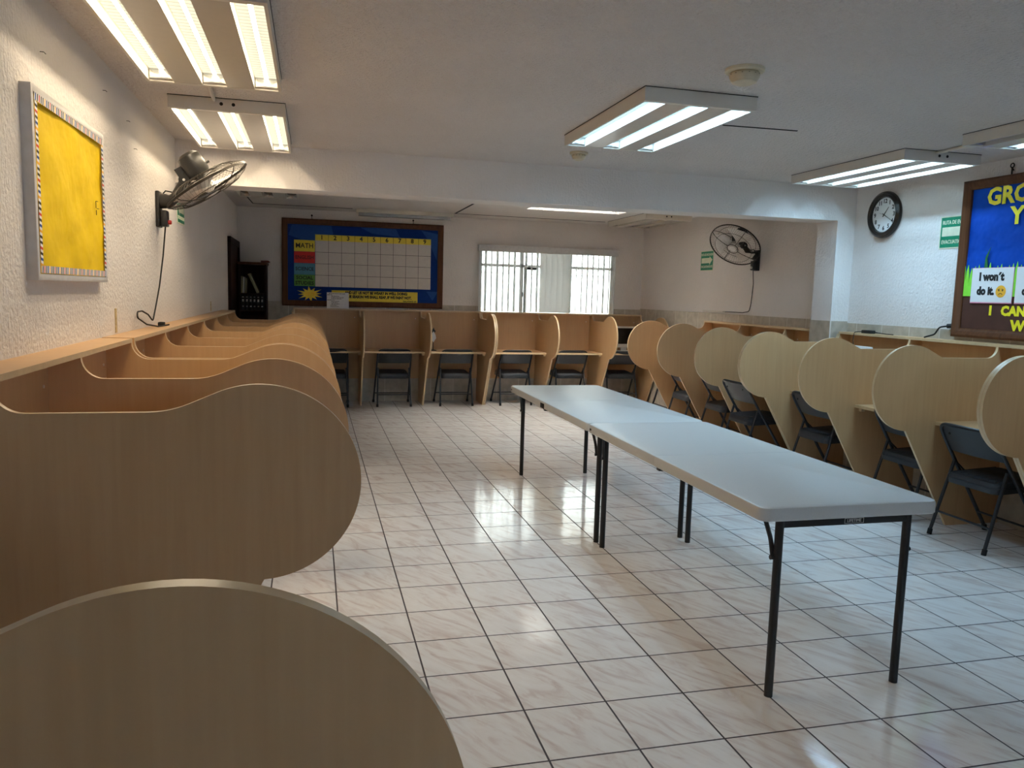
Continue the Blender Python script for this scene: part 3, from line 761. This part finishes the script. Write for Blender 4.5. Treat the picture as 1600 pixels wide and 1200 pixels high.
b.build('grid_sheet', bb, smooth=False)
b = MB(); b.box(gx0, gx1, -.016, -.0125, gz1, gz1+.075, 'yellow')
for k in range(1, 9): b.box(gx0+k*cw-.002, gx0+k*cw+.002, -.0165, -.015, gz1, gz1+.075, 'ink')
for k in range(9): b.text(str(k+1), .075, gx0+(k+.5)*cw, gz1+.038, -.0165, 'ink', bold=.002)
b.build('number_strip', bb, smooth=False)
for k, (txt, mm) in enumerate((('MATH', 'yellow'), ('ENGLISH', 'red'), ('SCIENCE', 'teal'), ('SOCIAL\nSTUDIES', 'green'))):
    z1_ = gz1-k*rh+.0; b = MB(); b.box(.145, gx0-.004, -.016, -.0125, z1_-rh+.002, z1_, mm)
    if k < 3: b.text(txt, .085 if k == 0 else .062, .271, z1_-rh/2, -.0165, 'ink', squeeze=.92, bold=.001)
    else:
        b.text('SOCIAL', .06, .271, z1_-rh/2+.033, -.0165, 'ink', bold=.0015); b.text('STUDIES', .06, .271, z1_-rh/2-.033, -.0165, 'ink', bold=.0015)
    b.build('subject_label', bb, smooth=False)['label'] = ['yellow label reading MATH', 'red label reading ENGLISH', 'blue label reading SCIENCE', 'green label reading SOCIAL STUDIES'][k]
b = MB(); pts = []
for k in range(24):
    a = 2*PI*k/24+.1; r = (1.0 if k % 4 else .85) if k % 2 == 0 else .46
    pts.append((.335+.17*r*math.cos(a), .150+.10*r*math.sin(a)*1.0))
b.prism(pts, -.017, -.0125, 'yellow', axes='xz'); 
for z, xs in ((.162, (-.055, -.025, .012, .04)), (.140, (-.06, -.03, .0, .035))):
    for x in xs: b.box(.335+x, .335+x+.02, -.0176, -.017, z-.004, z+.004, 'orange')
b.build('starburst', bb, smooth=False)
b = MB(); b.box(.60, 1.685, -.016, -.0125, .065, .205, 'yellow')
b.text('AND LET US NOT BE WEARY IN WELL DOING:', .047, 1.16, .178, -.0165, 'ink', bold=.003, squeeze=.80)
b.text('FOR IN DUE SEASON WE SHALL REAP, IF WE FAINT NOT.', .047, 1.125, .128, -.0165, 'ink', bold=.003, squeeze=.80)
b.text('GALATIANS 6:9', .028, 1.67, .084, -.0165, 'ink', bold=.001, align='RIGHT', squeeze=.9)
b.build('verse_banner', bb, smooth=False)
for x in (.36, 1.62):
    b = MB(); b.tube([(x, -.002, h_+.03), (x, -.012, h_+.045), (x, -.012, h_+.0)], .004, 'gap_and_shadow', 6); b.lathe([(.012, 0), (.010, .006), (0, .007)], 'gap_and_shadow', 12, Matrix.Translation((x, 0, h_+.045)) @ Matrix.Rotation(PI/2, 4, 'X')); b.build('hanging_hook', bb)
# paper list leaning on the shelf in front of the board
t = thing('paper_list', 'white printed paper list propped against the bottom of the subject chart', 'paper', (.20, YB-.10, 1.19), 0)
X = Matrix.Rotation(math.radians(-14), 4, 'X')
b = MB(); b.box(-.135, .135, 0, .0012, 0, .205, 'white', X=X); b.build('sheet', t, smooth=False)
b = MB(); z = .19
for ln, ind in ((.20, .0), (.06, -.02), (.10, .03), (.15, .03), (.13, .03), (.09, -.02), (.10, .03), (.08, .03), (.10, .03), (.08, .02), (.10, .02)):
    x = -.11+ind; e = x+ln
    while x < e:
        k = random.uniform(.008, .028); b.box(x, min(e, x+k), -.0006, 0, z-.003, z+.003, 'ink', X=X); x += k+.005
    z -= .0165
b.build('print', t, smooth=False)

# right: growth mindset board (cut by the frame)
rb = thing('poster_board', 'large blue poster board with yellow letters and speech cards, on the right wall', 'notice board', (XR, 2.165, 1.215), -PI/2)
w_, h_ = 1.55, 1.075
frame_mb(w_, h_, .062, .05, 'frame_wood').build('frame', rb)
b = MB(); NX, NZ = 30, 20; vs = []
for i in range(NX+1):
    for j in range(NZ+1):
        u, v = i/NX, j/NZ
        vs.append((.04+u*(w_-.08), -.014-.004*math.sin(u*13+v*5)*math.sin(v*9)-.0015*random.random(), .30+v*(h_-.34)))
fs = [(i*(NZ+1)+j, (i+1)*(NZ+1)+j, (i+1)*(NZ+1)+j+1, i*(NZ+1)+j+1) for i in range(NX) for j in range(NZ)]
b.faces(vs, fs, 'blue_paper'); b.box(.03, w_-.03, -.006, 0, .03, h_-.03, 'navy'); b.build('blue_backing', rb)
MB().box(.04, w_-.04, -.02, -.006, .04, .30, 'brown_paper').build('brown_backing', rb, smooth=False)
b = MB(); b.text('GROW', .155, .192, .945, -.0225, 'yellow2', bold=.006, align='LEFT'); b.build('title_letters', rb, smooth=False)
b = MB(); b.text('Y', .155, .392, .805, -.0225, 'yellow2', bold=.006, align='LEFT'); b.text('O', .155, .500, .805, -.0225, 'purple', bold=.006, align='LEFT'); b.build('title_letters', rb, smooth=False)
b = MB(); x = .055; k = 0
while x < w_-.06:
    hgt = .445+(.022 if k % 7 == 0 else .012*math.sin(k*2.1)); b.prism([(x-.022, .285), (x+.022, .285), (x+.012, hgt), (x+.004, hgt+.045), (x-.008, hgt)], -.024-.0004*(k % 2), -.021, 'lime', axes='xz'); x += .030; k += 1
b.build('grass_border', rb, smooth=False)
b = MB(); b.prism([(.205, .40), (.258, .40), (.252, .47), (.240, .54), (.262, .615), (.226, .55), (.222, .47)], -.0255, -.0235, 'leaf', axes='xz'); b.build('leaf_blade', rb, smooth=False)
for cx, lines, face in ((.297, ('I won´t', 'do it.'), 0), (.650, ('I can´t', 'do it.'), 1)):
    b = MB(); b.box(cx-.165, cx+.165, -.0275, -.0255, .245, .475, 'white'); b.box(cx-.167, cx+.167, -.0265, -.025, .238, .477, 'pink')
    b.text(lines[0], .074, cx-.105, .415, -.028, 'ink', bold=.0045, align='LEFT', squeeze=.9); b.text(lines[1], .074, cx-.115, .320, -.028, 'ink', bold=.0045, align='LEFT', squeeze=.9)
    X = Matrix.Translation((cx+.078, -.0275, .318)) @ Matrix.Rotation(PI/2, 4, 'X')
    b.lathe([(.040, 0), (.040, .001), (0, .0012)], 'orange', 28, X)
    for sx in (-1, 1):
        b.lathe([(.0045, .0012), (.0045, .002)], 'ink', 10, X @ Matrix.Translation((sx*.014, .006, 0)))
        b.tube([X @ Vector((sx*.008, .016, .0018)), X @ Vector((sx*.022, .012, .0018))], .0015, 'ink', 6)
    b.tube([X @ Vector((.014*math.cos(a), -.022+.010*math.sin(a), .0018)) for a in [PI*q/8 for q in range(9)]], .0016, 'ink', 6)
    b.build('speech_card', rb, smooth=False)
b = MB(); b.text('CAN', .084, .385, .188, -.021, 'yellow2', bold=.005, align='LEFT', space=1.05); b.build('motto_word', rb, smooth=False)
b = MB(); b.text('I', .084, .290, .188, -.021, 'yellow2', bold=.005, align='LEFT'); b.build('motto_word', rb, smooth=False)
b = MB(); b.text('WHO', .098, .470, .092, -.021, 'yellow2', bold=.005, align='LEFT'); b.build('motto_word', rb, smooth=False)
b = MB(); x = .36
b.tube([(x, -.002, h_+.03), (x, -.016, h_+.05), (x, -.016, h_-.01)], .005, 'gap_and_shadow', 6); b.tube([(x+.014*math.cos(a), -.016, h_+.060+.014*math.sin(a)) for a in [2*PI*q/12 for q in range(12)]], .004, 'gap_and_shadow', 6, closed=True)
b.build('hanging_hook', rb)

# ------------------------------------------------------------------ clock and signs
ck = thing('wall_clock', 'round white wall clock with thick dark rim on the right wall', 'clock', (XR, 2.965, 2.138), -PI/2)
R_ = .185; XF = Matrix.Rotation(PI/2, 4, 'X')
MB().lathe([(R_*.97, 0), (R_, .012), (R_*.98, .030), (R_*.90, .040), (R_*.86, .036), (R_*.82, .040), (R_*.76, .034), (R_*.73, .018), (R_*.73, .0)], 'clock_rim', 56, XF).build('rim', ck)
b = MB(); b.lathe([(R_*.74, .014), (R_*.74, .016), (0, .0162)], 'dial', 48, XF); dl = b.build('dial', ck)
b = MB()
for k in range(1, 13):
    a = PI/2-2*PI*k/12; b.text(str(k), .046, R_*.575*math.cos(a), R_*.575*math.sin(a), -.0168, 'ink', bold=.0012)
for k in range(60):
    a = 2*PI*k/60; r0, r1 = R_*.69, R_*.72; b.tube([(r0*math.cos(a), -.0168, r0*math.sin(a)), (r1*math.cos(a), -.0168, r1*math.sin(a))], .0007, 'ink', 4)
b.build('numerals', dl, smooth=False)
for nm, ang, ln, wd in (('hour_hand', 90-40, .075, .004), ('minute_hand', 90-120, .115, .0032), ('second_hand', 180-18, .06, .0012)):
    a = math.radians(ang); MB().tube([(-.018*math.cos(a), -.020, -.018*math.sin(a)), (ln*math.cos(a), -.020, ln*math.sin(a))], [wd, wd*.45], 'ink', 6).build(nm, ck)

def evac_sign(label, loc, rz, w_, h_, arrow=0, words=True):
    t = thing('evacuation_sign', label, 'sign', loc, rz, 'green evacuation signs')
    b = MB(); b.box(-w_/2, w_/2, -.003, 0, -h_/2, h_/2, 'sign_cream').box(-w_/2+.008, w_/2-.008, -.0036, -.002, -h_/2+.008, h_/2-.008, 'sign_green'); b.build('plate', t, smooth=False)
    b = MB()
    if arrow:
        s_ = arrow; b.prism([(-s_*w_*.42, -h_*.12), (s_*w_*.2, -h_*.12), (s_*w_*.2, -h_*.22), (s_*w_*.43, 0.01), (s_*w_*.2, h_*.22), (s_*w_*.2, h_*.14), (-s_*w_*.42, h_*.14)], -.0042, -.0034, 'sign_cream', axes='xz')
    else: b.box(-w_*.44, w_*.44, -.0042, -.0034, -h_*.12, h_*.16, 'sign_cream')
    b.build('arrow_panel', t, smooth=False)
    b = MB(); b.text('RUTA DE EVACUACION', h_*.165, -w_*.44, h_*.30, -.0042, 'sign_cream', bold=.0008, align='LEFT', squeeze=w_*.88/(h_*1.72)); b.text('EVACUATION ROUTE', h_*.165, -w_*.44, -h_*.30, -.0042, 'sign_cream', bold=.0008, align='LEFT', squeeze=w_*.88/(h_*1.60))
    b.build('lettering', t, smooth=False)
evac_sign('green evacuation route sign half hidden behind the poster board frame', (XR, 2.205, 1.955), -PI/2, .36, .23)
evac_sign('small green evacuation arrow sign on the far right wall beside the fan', (XR, 5.87, 1.875), -PI/2, .30, .23, 1)
evac_sign('green evacuation sign on the left wall, mostly behind the fan guard', (XL, 3.50, 1.95), PI/2, .30, .20, -1)

# ------------------------------------------------------------------ wall fans
def wall_fan(label, wall, y, zt, centre, nrm, cord, plug):
    """wall +1: right wall (room towards -x), -1: left wall"""
    xw = XR if wall > 0 else XL; sx = -wall
    t = thing('wall_fan', label, 'fan', (xw, y, zt), 0, 'black wall fans')
    O = Vector((xw, y, zt))
    C_ = Vector(centre)-O; n = Vector(nrm).normalized()
    a = Vector((0, 0, 1)).cross(n).normalized(); q = n.cross(a)
    H = Matrix((a, q, n)).transposed().to_4x4(); H.translation = C_      # head frame: +z = blowing direction
    MB().box(0, sx*.022, -.05, .05, -.21, .0, 'fan_black', bevel=.006).build('wall_plate', t)
    piv = H @ Vector((0, -.0, -.150)); piv = piv + Vector((-sx*.048, 0, -.097))
    b = MB(); p0 = Vector((sx*.015, 0, -.055)); p1 = Vector((sx*.09, piv.y*.35, -.058))
    pts = fillet([p0, p1, piv], .08, 6); rr = [.045-(.045-.024)*k/(len(pts)-1) for k in range(len(pts))]
    b.tube(pts, rr, 'fan_black', 12); b.lathe([(.030, -.022), (.032, 0), (.030, .022)], 'fan_black', 20, Matrix.Translation(piv) @ Matrix.Rotation(PI/2, 4, 'X'))
    b.lathe([(.008, .022), (.007, .028)], 'silver', 12, Matrix.Translation(piv) @ Matrix.Rotation(PI/2, 4, 'X')); b.build('arm', t)
    MB().tube([piv, H @ Vector((0, 0, -.15))], [.022, .03], 'fan_black', 12).build('tilt_neck', t)
    b = MB(); b.tube([Vector((sx*.02, 0, -.03)), Vector((sx*.05, 0, .005)), Vector((sx*.10, piv.y*.3, -.005))], .004, 'rubber', 6); b.build('arm_cable', t)
    b = MB(); b.box(sx*.022, sx*.062, -.035, .035, -.205, -.11, 'fan_black', bevel=.008); cb = b.build('control_box', t)
    k_ = MB().lathe([(.013, 0), (.013, .012), (.010, .018)], 'knob_red' if wall < 0 else 'silver', 16, Matrix.Translation((sx*.062, .0, -.178)) @ Matrix.Rotation(sx*PI/2, 4, 'Y')).build('knob', cb); k_['label'] = 'small red switch knob' if wall < 0 else 'small pale switch knob'
    b = MB(); b.lathe([(.0, -.215), (.045, -.213), (.066, -.195), (.070, -.165), (.070, -.10), (.060, -.075), (.03, -.06)], 'fan_black', 28, H); b.box(-.012, .012, -.11, -.0, -.17, -.12, 'fan_black', X=H); b.tube([H @ Vector((0, .066, -.12)), H @ Vector((0, .088, -.12))], .007, 'fan_black', 8); b.build('motor_housing', t)
    R = .262
    b = MB()
    prof_f = [(.055, .050), (.12, .048), (.19, .036), (.24, .015), (R, -.005)]
    prof_r = [(.070, -.068), (.13, -.066), (.20, -.052), (.245, -.03), (R, -.012)]
    NW = 64
    for prof, nm in ((prof_f, 'front_guard'), (prof_r, 'rear_guard')):
        b = MB()
        for k in range(NW):
            th = 2*PI*k/NW; tw = .45 if nm == 'front_guard' else 0
            pl = []
            for (r, z) in prof:
                an = th+tw*(1-(r-.05)/(R-.05)); pl.append(H @ Vector((r*math.cos(an), r*math.sin(an), z)))
            b.tube(pl, .0007, 'fan_wire', 4, cap=False)
        for (r, z), rw in ((prof[-1], .004), (prof[2], .0018), (prof[0], .003)):
            b.tube([H @ Vector((r*math.cos(2*PI*k/40), r*math.sin(2*PI*k/40), z)) for k in range(40)], rw, 'fan_wire', 6, closed=True)
        for k in range(4):
            th = PI/4+k*PI/2; b.tube([H @ Vector((r*math.cos(th), r*math.sin(th), z-.001)) for r, z in prof], .0028, 'fan_wire', 6)
        b.build(nm, t)
    b = MB(); b.lathe([(0, .052), (.022, .053), (.034, .050), (.034, .045), (0, .044)], 'silver', 28, H); b.build('centre_badge', t)
    b = MB(); b.lathe([(.03, -.04), (.042, -.02), (.042, .01), (.02, .03), (0, .032)], 'blade', 24, H); b.build('hub', t)
    for k in range(3):
        th = 2*PI*k/3+.5; vs = []; K = 9
        for i in range(K):
            u = i/(K-1); r = .035+u*.185; half = .16+.46*math.sin(min(1, u*1.15)*PI*.62); sweep = .5*u
            for s_ in (-1, -.33, .33, 1):
                an = th+sweep+half*s_*(.55 if u < .12 else 1); z = -.012+s_*(.026-.010*u); vs.append(H @ Vector((r*math.cos(an), r*math.sin(an), z)))
        fs = [(i*4+j, i*4+j+1, (i+1)*4+j+1, (i+1)*4+j) for i in range(K-1) for j in range(3)]
        off = len(vs); vs2 = [v+n*.0016 for v in vs]
        fs2 = [tuple(off+q_ for q_ in f[::-1]) for f in fs]; b = MB(); b.faces(vs+vs2, fs+fs2, 'blade'); b.build('blade', t)
    b = MB(); pts = [Vector(p)-O for p in cord]; b.tube(fillet(pts, .05, 5), .0042, 'rubber', 6); cd = b.build('power_cord', t)
    if plug:
        p = Vector(plug)-O; MB().box(p.x-.016, p.x+.016, p.y-.028, p.y+.028, p.z, p.z+.022, 'rubber', bevel=.005).build('plug', cd)
    return t
ZL = ZS+.018
wall_fan('black wall fan on the left wall, tilted steeply down, above the yellow board\'s far side', -1, 2.64, 1.975, (-.705, 2.58, 2.012), (.545, .03, -.83),
         [(XL+.045, 2.64, 1.775), (XL+.03, 2.63, 1.60), (XL+.02, 2.55, 1.42), (XL+.02, 2.42, 1.30), (XL+.025, 2.30, 1.222), (XL+.02, 2.20, 1.262), (XL+.02, 2.05, 1.285), (XL+.02, 1.93, 1.285), (XL+.025, 1.90, 1.255), (XL+.04, 2.05, 1.215), (XL+.06, 2.25, ZL+.005), (XL+.075, 2.50, ZL+.0045)], (XL+.045, 2.44, ZL))
wall_fan('black wall fan on the far right wall with silver blades, left of the pilaster', 1, 4.80, 1.945, (4.015, 4.72, 1.975), (-.60, -.38, -.70),
         [(XR-.045, 4.80, 1.745), (XR-.02, 4.82, 1.60), (XR-.015, 4.85, 1.40), (XR-.014, 4.88, 1.315), (XR-.015, 5.0, 1.300), (XR-.014, 5.42, 1.300)], None)
tag(MB().box(XR-.017, XR-.008, 5.36, 5.88, 1.288, 1.306, 'housing', bevel=.002).build('cable_trunking'), 'white cable trunking on the tile band below the far fan', 'trunking')

# ------------------------------------------------------------------ small things
for y, z0, z1, lab in ((1.555, 1.197, 1.31, 'yellowed vertical strip on the left wall just above the ledge, nearer one'), (5.08, 1.20, 1.29, 'yellowed vertical strip on the left wall near the far door, farther one')):
    tag(MB().box(XL, XL+.004, y-.014, y+.014, z0, z1, 'glue').build('wall_strip'), lab, 'strip', 'yellowed strips on the left wall')
t = thing('power_adapter', 'black laptop power adapter lying on the right shelf by the pilaster', 'power adapter', (XR-.075, 2.97, ZL))
MB().box(-.025, .025, -.055, .055, 0, .026, 'rubber', bevel=.005).build('brick', t)
b = MB(); b.tube(fillet([(0, -.055, .012), (.0, -.12, .010), (.01, -.19, .005), (.02, -.26, .004)], .04), [.007]+[.0035]*19, 'rubber', 6)
b.tube(fillet([(0, .055, .012), (-.02, .085, .010), (-.062, .09, .006), (-.068, .09, -.06), (-.075, .06, -.16), (-.20, .0, -.30), (-.22, -.02, -.49)], .02), .0035, 'rubber', 6); b.build('cable', t)
t = thing('plug_cable', 'thick black plug and cable running from the poster board down to the shelf', 'cable', (XR-.02, 2.18, ZL))
b = MB(); b.tube([(.012, -.02, .10), (-.01, .03, .095)], .016, 'rubber', 8); b.build('plug', t)
b = MB(); b.tube(fillet([(-.01, .03, .095), (-.02, .09, .085), (-.03, .12, .03), (-.045, .20, .005)], .04), .006, 'rubber', 8); b.build('cable', t)

t = thing('white_monitor', 'white flat monitor whose top edge shows above the third right panel', 'monitor', (3.97, 2.80, .690), -PI/2)
b = MB(); b.box(-.24, .24, -.014, .014, .10, .415, 'silver', bevel=.006); mb = b.build('screen_case', t)
MB().box(-.22, .22, -.0152, -.013, .13, .395, 'screen').build('screen', t, smooth=False)
MB().box(-.03, .03, .0, .02, .01, .16, 'silver').build('stand', t); MB().box(-.10, .10, -.06, .07, 0, .012, 'silver', bevel=.003).build('foot', t)

t = thing('desktop_monitor', 'dark screen in a pale frame on the far right back desk', 'monitor', (4.03, 7.50, .690), 0)
b = MB(); b.box(-.205, .175, -.014, .014, .055, .345, 'silver', bevel=.006); b.build('screen_case', t)
MB().box(-.18, .150, -.0155, -.012, .105, .32, 'screen').build('screen', t, smooth=False)
MB().box(-.05, .03, .0, .03, .005, .16, 'silver').build('stand', t); MB().box(-.205, .175, -.09, .05, 0, .014, 'silver', bevel=.004).build('base', t)

t = thing('flag_stand', 'small white pennant on a black stand on the back desk', 'flag', (1.37, 7.35, .690), 0)
b = MB(); b.lathe([(.045, 0), (.045, .008), (.02, .014), (.006, .02), (.005, .26), (.008, .275), (0, .285)], 'black', 20); b.build('stand', t)
b = MB(); b.prism([(-.028, .15), (.002, .105), (.036, .16), (.028, .20), (.004, .245), (-.02, .215)], -.009, -.006, 'white', axes='xz'); b.build('flag', t, smooth=False)
b = MB(); b.prism([(-.02, .225), (.012, .215), (.03, .25), (.012, .268), (.004, .295), (-.01, .27)], -.006, .006, 'black', axes='xz'); b.build('finial', t, smooth=False)

# bookcase and what it holds
BX0, BX1, BY0, BZ = -.955, -.645, 7.36, 1.715
t = thing('bookcase', 'tall dark wood bookcase in the far left corner beside the door', 'bookcase', (BX0, BY0, 0))
bw, bd = BX1-BX0, YB-.010-BY0
MB().box(0, .02, 0, bd, 0, BZ-.02, 'dark_wood').build('side_panel', t, smooth=False); MB().box(bw-.02, bw, 0, bd, 0, BZ-.02, 'dark_wood').build('side_panel', t, smooth=False)
MB().box(.02, bw-.02, bd-.01, bd, .0, BZ-.02, 'dark_wood').build('back_panel', t, smooth=False)
for z in (.05, .42, .80, 1.155, 1.355): MB().box(.02, bw-.02, .012, bd-.01, z-.016, z, 'dark_wood').build('shelf', t, smooth=False)
MB().box(-.012, bw+.012, -.014, bd, BZ-.02, BZ+.008, 'frame_wood').build('cornice', t, smooth=False)
tag(MB().prism([(0, 0), (.085, .004), (.10, .014), (.085, .024), (0, .022)], -.10, .10, 'maroon', axes='xz').build('red_book', loc=(BX1-.06, BY0+.14, BZ+.008)), 'dark red booklet jutting out from the top of the bookcase', 'book')
bc = 'black binders with white spine labels'
proto_b = thing('ring_binder', 'black ring binder with pale spine labels, leftmost on the middle bookcase shelf', 'binder', (BX0+.045, BY0+.03, 1.155), 0, bc)
MB().box(-.019, .019, 0, .22, 0, .185, 'binder', bevel=.003).build('cover', proto_b)
b = MB()
for z0, z1 in ((.150, .158), (.098, .128), (.038, .050)): b.box(-.010, .008, -.001, 0, z0, z1, 'white')
b.build('spine_label', proto_b, smooth=False)
ordn = ('second', 'third', 'fourth', 'fifth', 'sixth')
for k in range(1, 6): dup(proto_b, (BX0+.045+k*.0435, BY0+.03, 1.155), 0, 'black ring binder with pale labels, %s from the left on the middle bookcase shelf' % ordn[k-1], bc)
for k in range(6): dup(proto_b, (BX0+.045+k*.0435, BY0+.03, .80), 0, 'black ring binder with pale labels, %s from the left on the lower bookcase shelf' % (('first',)+ordn)[k], 'black binders on the lower shelf')
for k, (dx, hgt, tilt, th, mt, lab) in enumerate(((.030, .20, 0, .012, 'folder', 'thin pale book upright at the left end of the top bookcase shelf'), (.048, .19, 2, .014, 'silver', 'grey book second from left on the top bookcase shelf'), (.068, .175, 5, .012, 'folder', 'slim book third on the top bookcase shelf, tilted slightly'), (.100, .245, -24, .034, 'folder', 'fat manila folder leaning across the top bookcase shelf'))):
    o = MB().box(-th/2, th/2, 0, .2, 0, hgt, mt, bevel=.002).build('book' if k < 3 else 'folder'); o.rotation_euler = (0, math.radians(tilt) if k < 3 else math.radians(tilt), 0)
    zz = 1.356+ (th/2*math.sin(math.radians(abs(tilt))))
    if k == 3: o.location = (BX0+.215, BY0+.03, zz)
    else: o.location = (BX0+dx, BY0+.03, zz)
    tag(o, lab, 'book' if k < 3 else 'folder', 'books on the top bookcase shelf')
# nails and pins left in the left wall
for (y, z) in ((.62, 2.20), (1.45, 2.27), (1.9, 2.23), (2.05, 2.12)):
    tag(MB().tube([(XL, y, z), (XL+.012, y, z), (XL+.012, y+.022, z-.001)], .0012, 'gap_and_shadow', 6).build('nail'), 'small dark nail stub high on the left wall above the yellow board and fan', 'nail', 'nail stubs on the left wall')
S.cycles.use_denoising = True
S.cycles.use_adaptive_sampling = False
S.cycles.max_bounces = 10
S.cycles.diffuse_bounces = 6
S.cycles.sample_clamp_indirect = 6.0
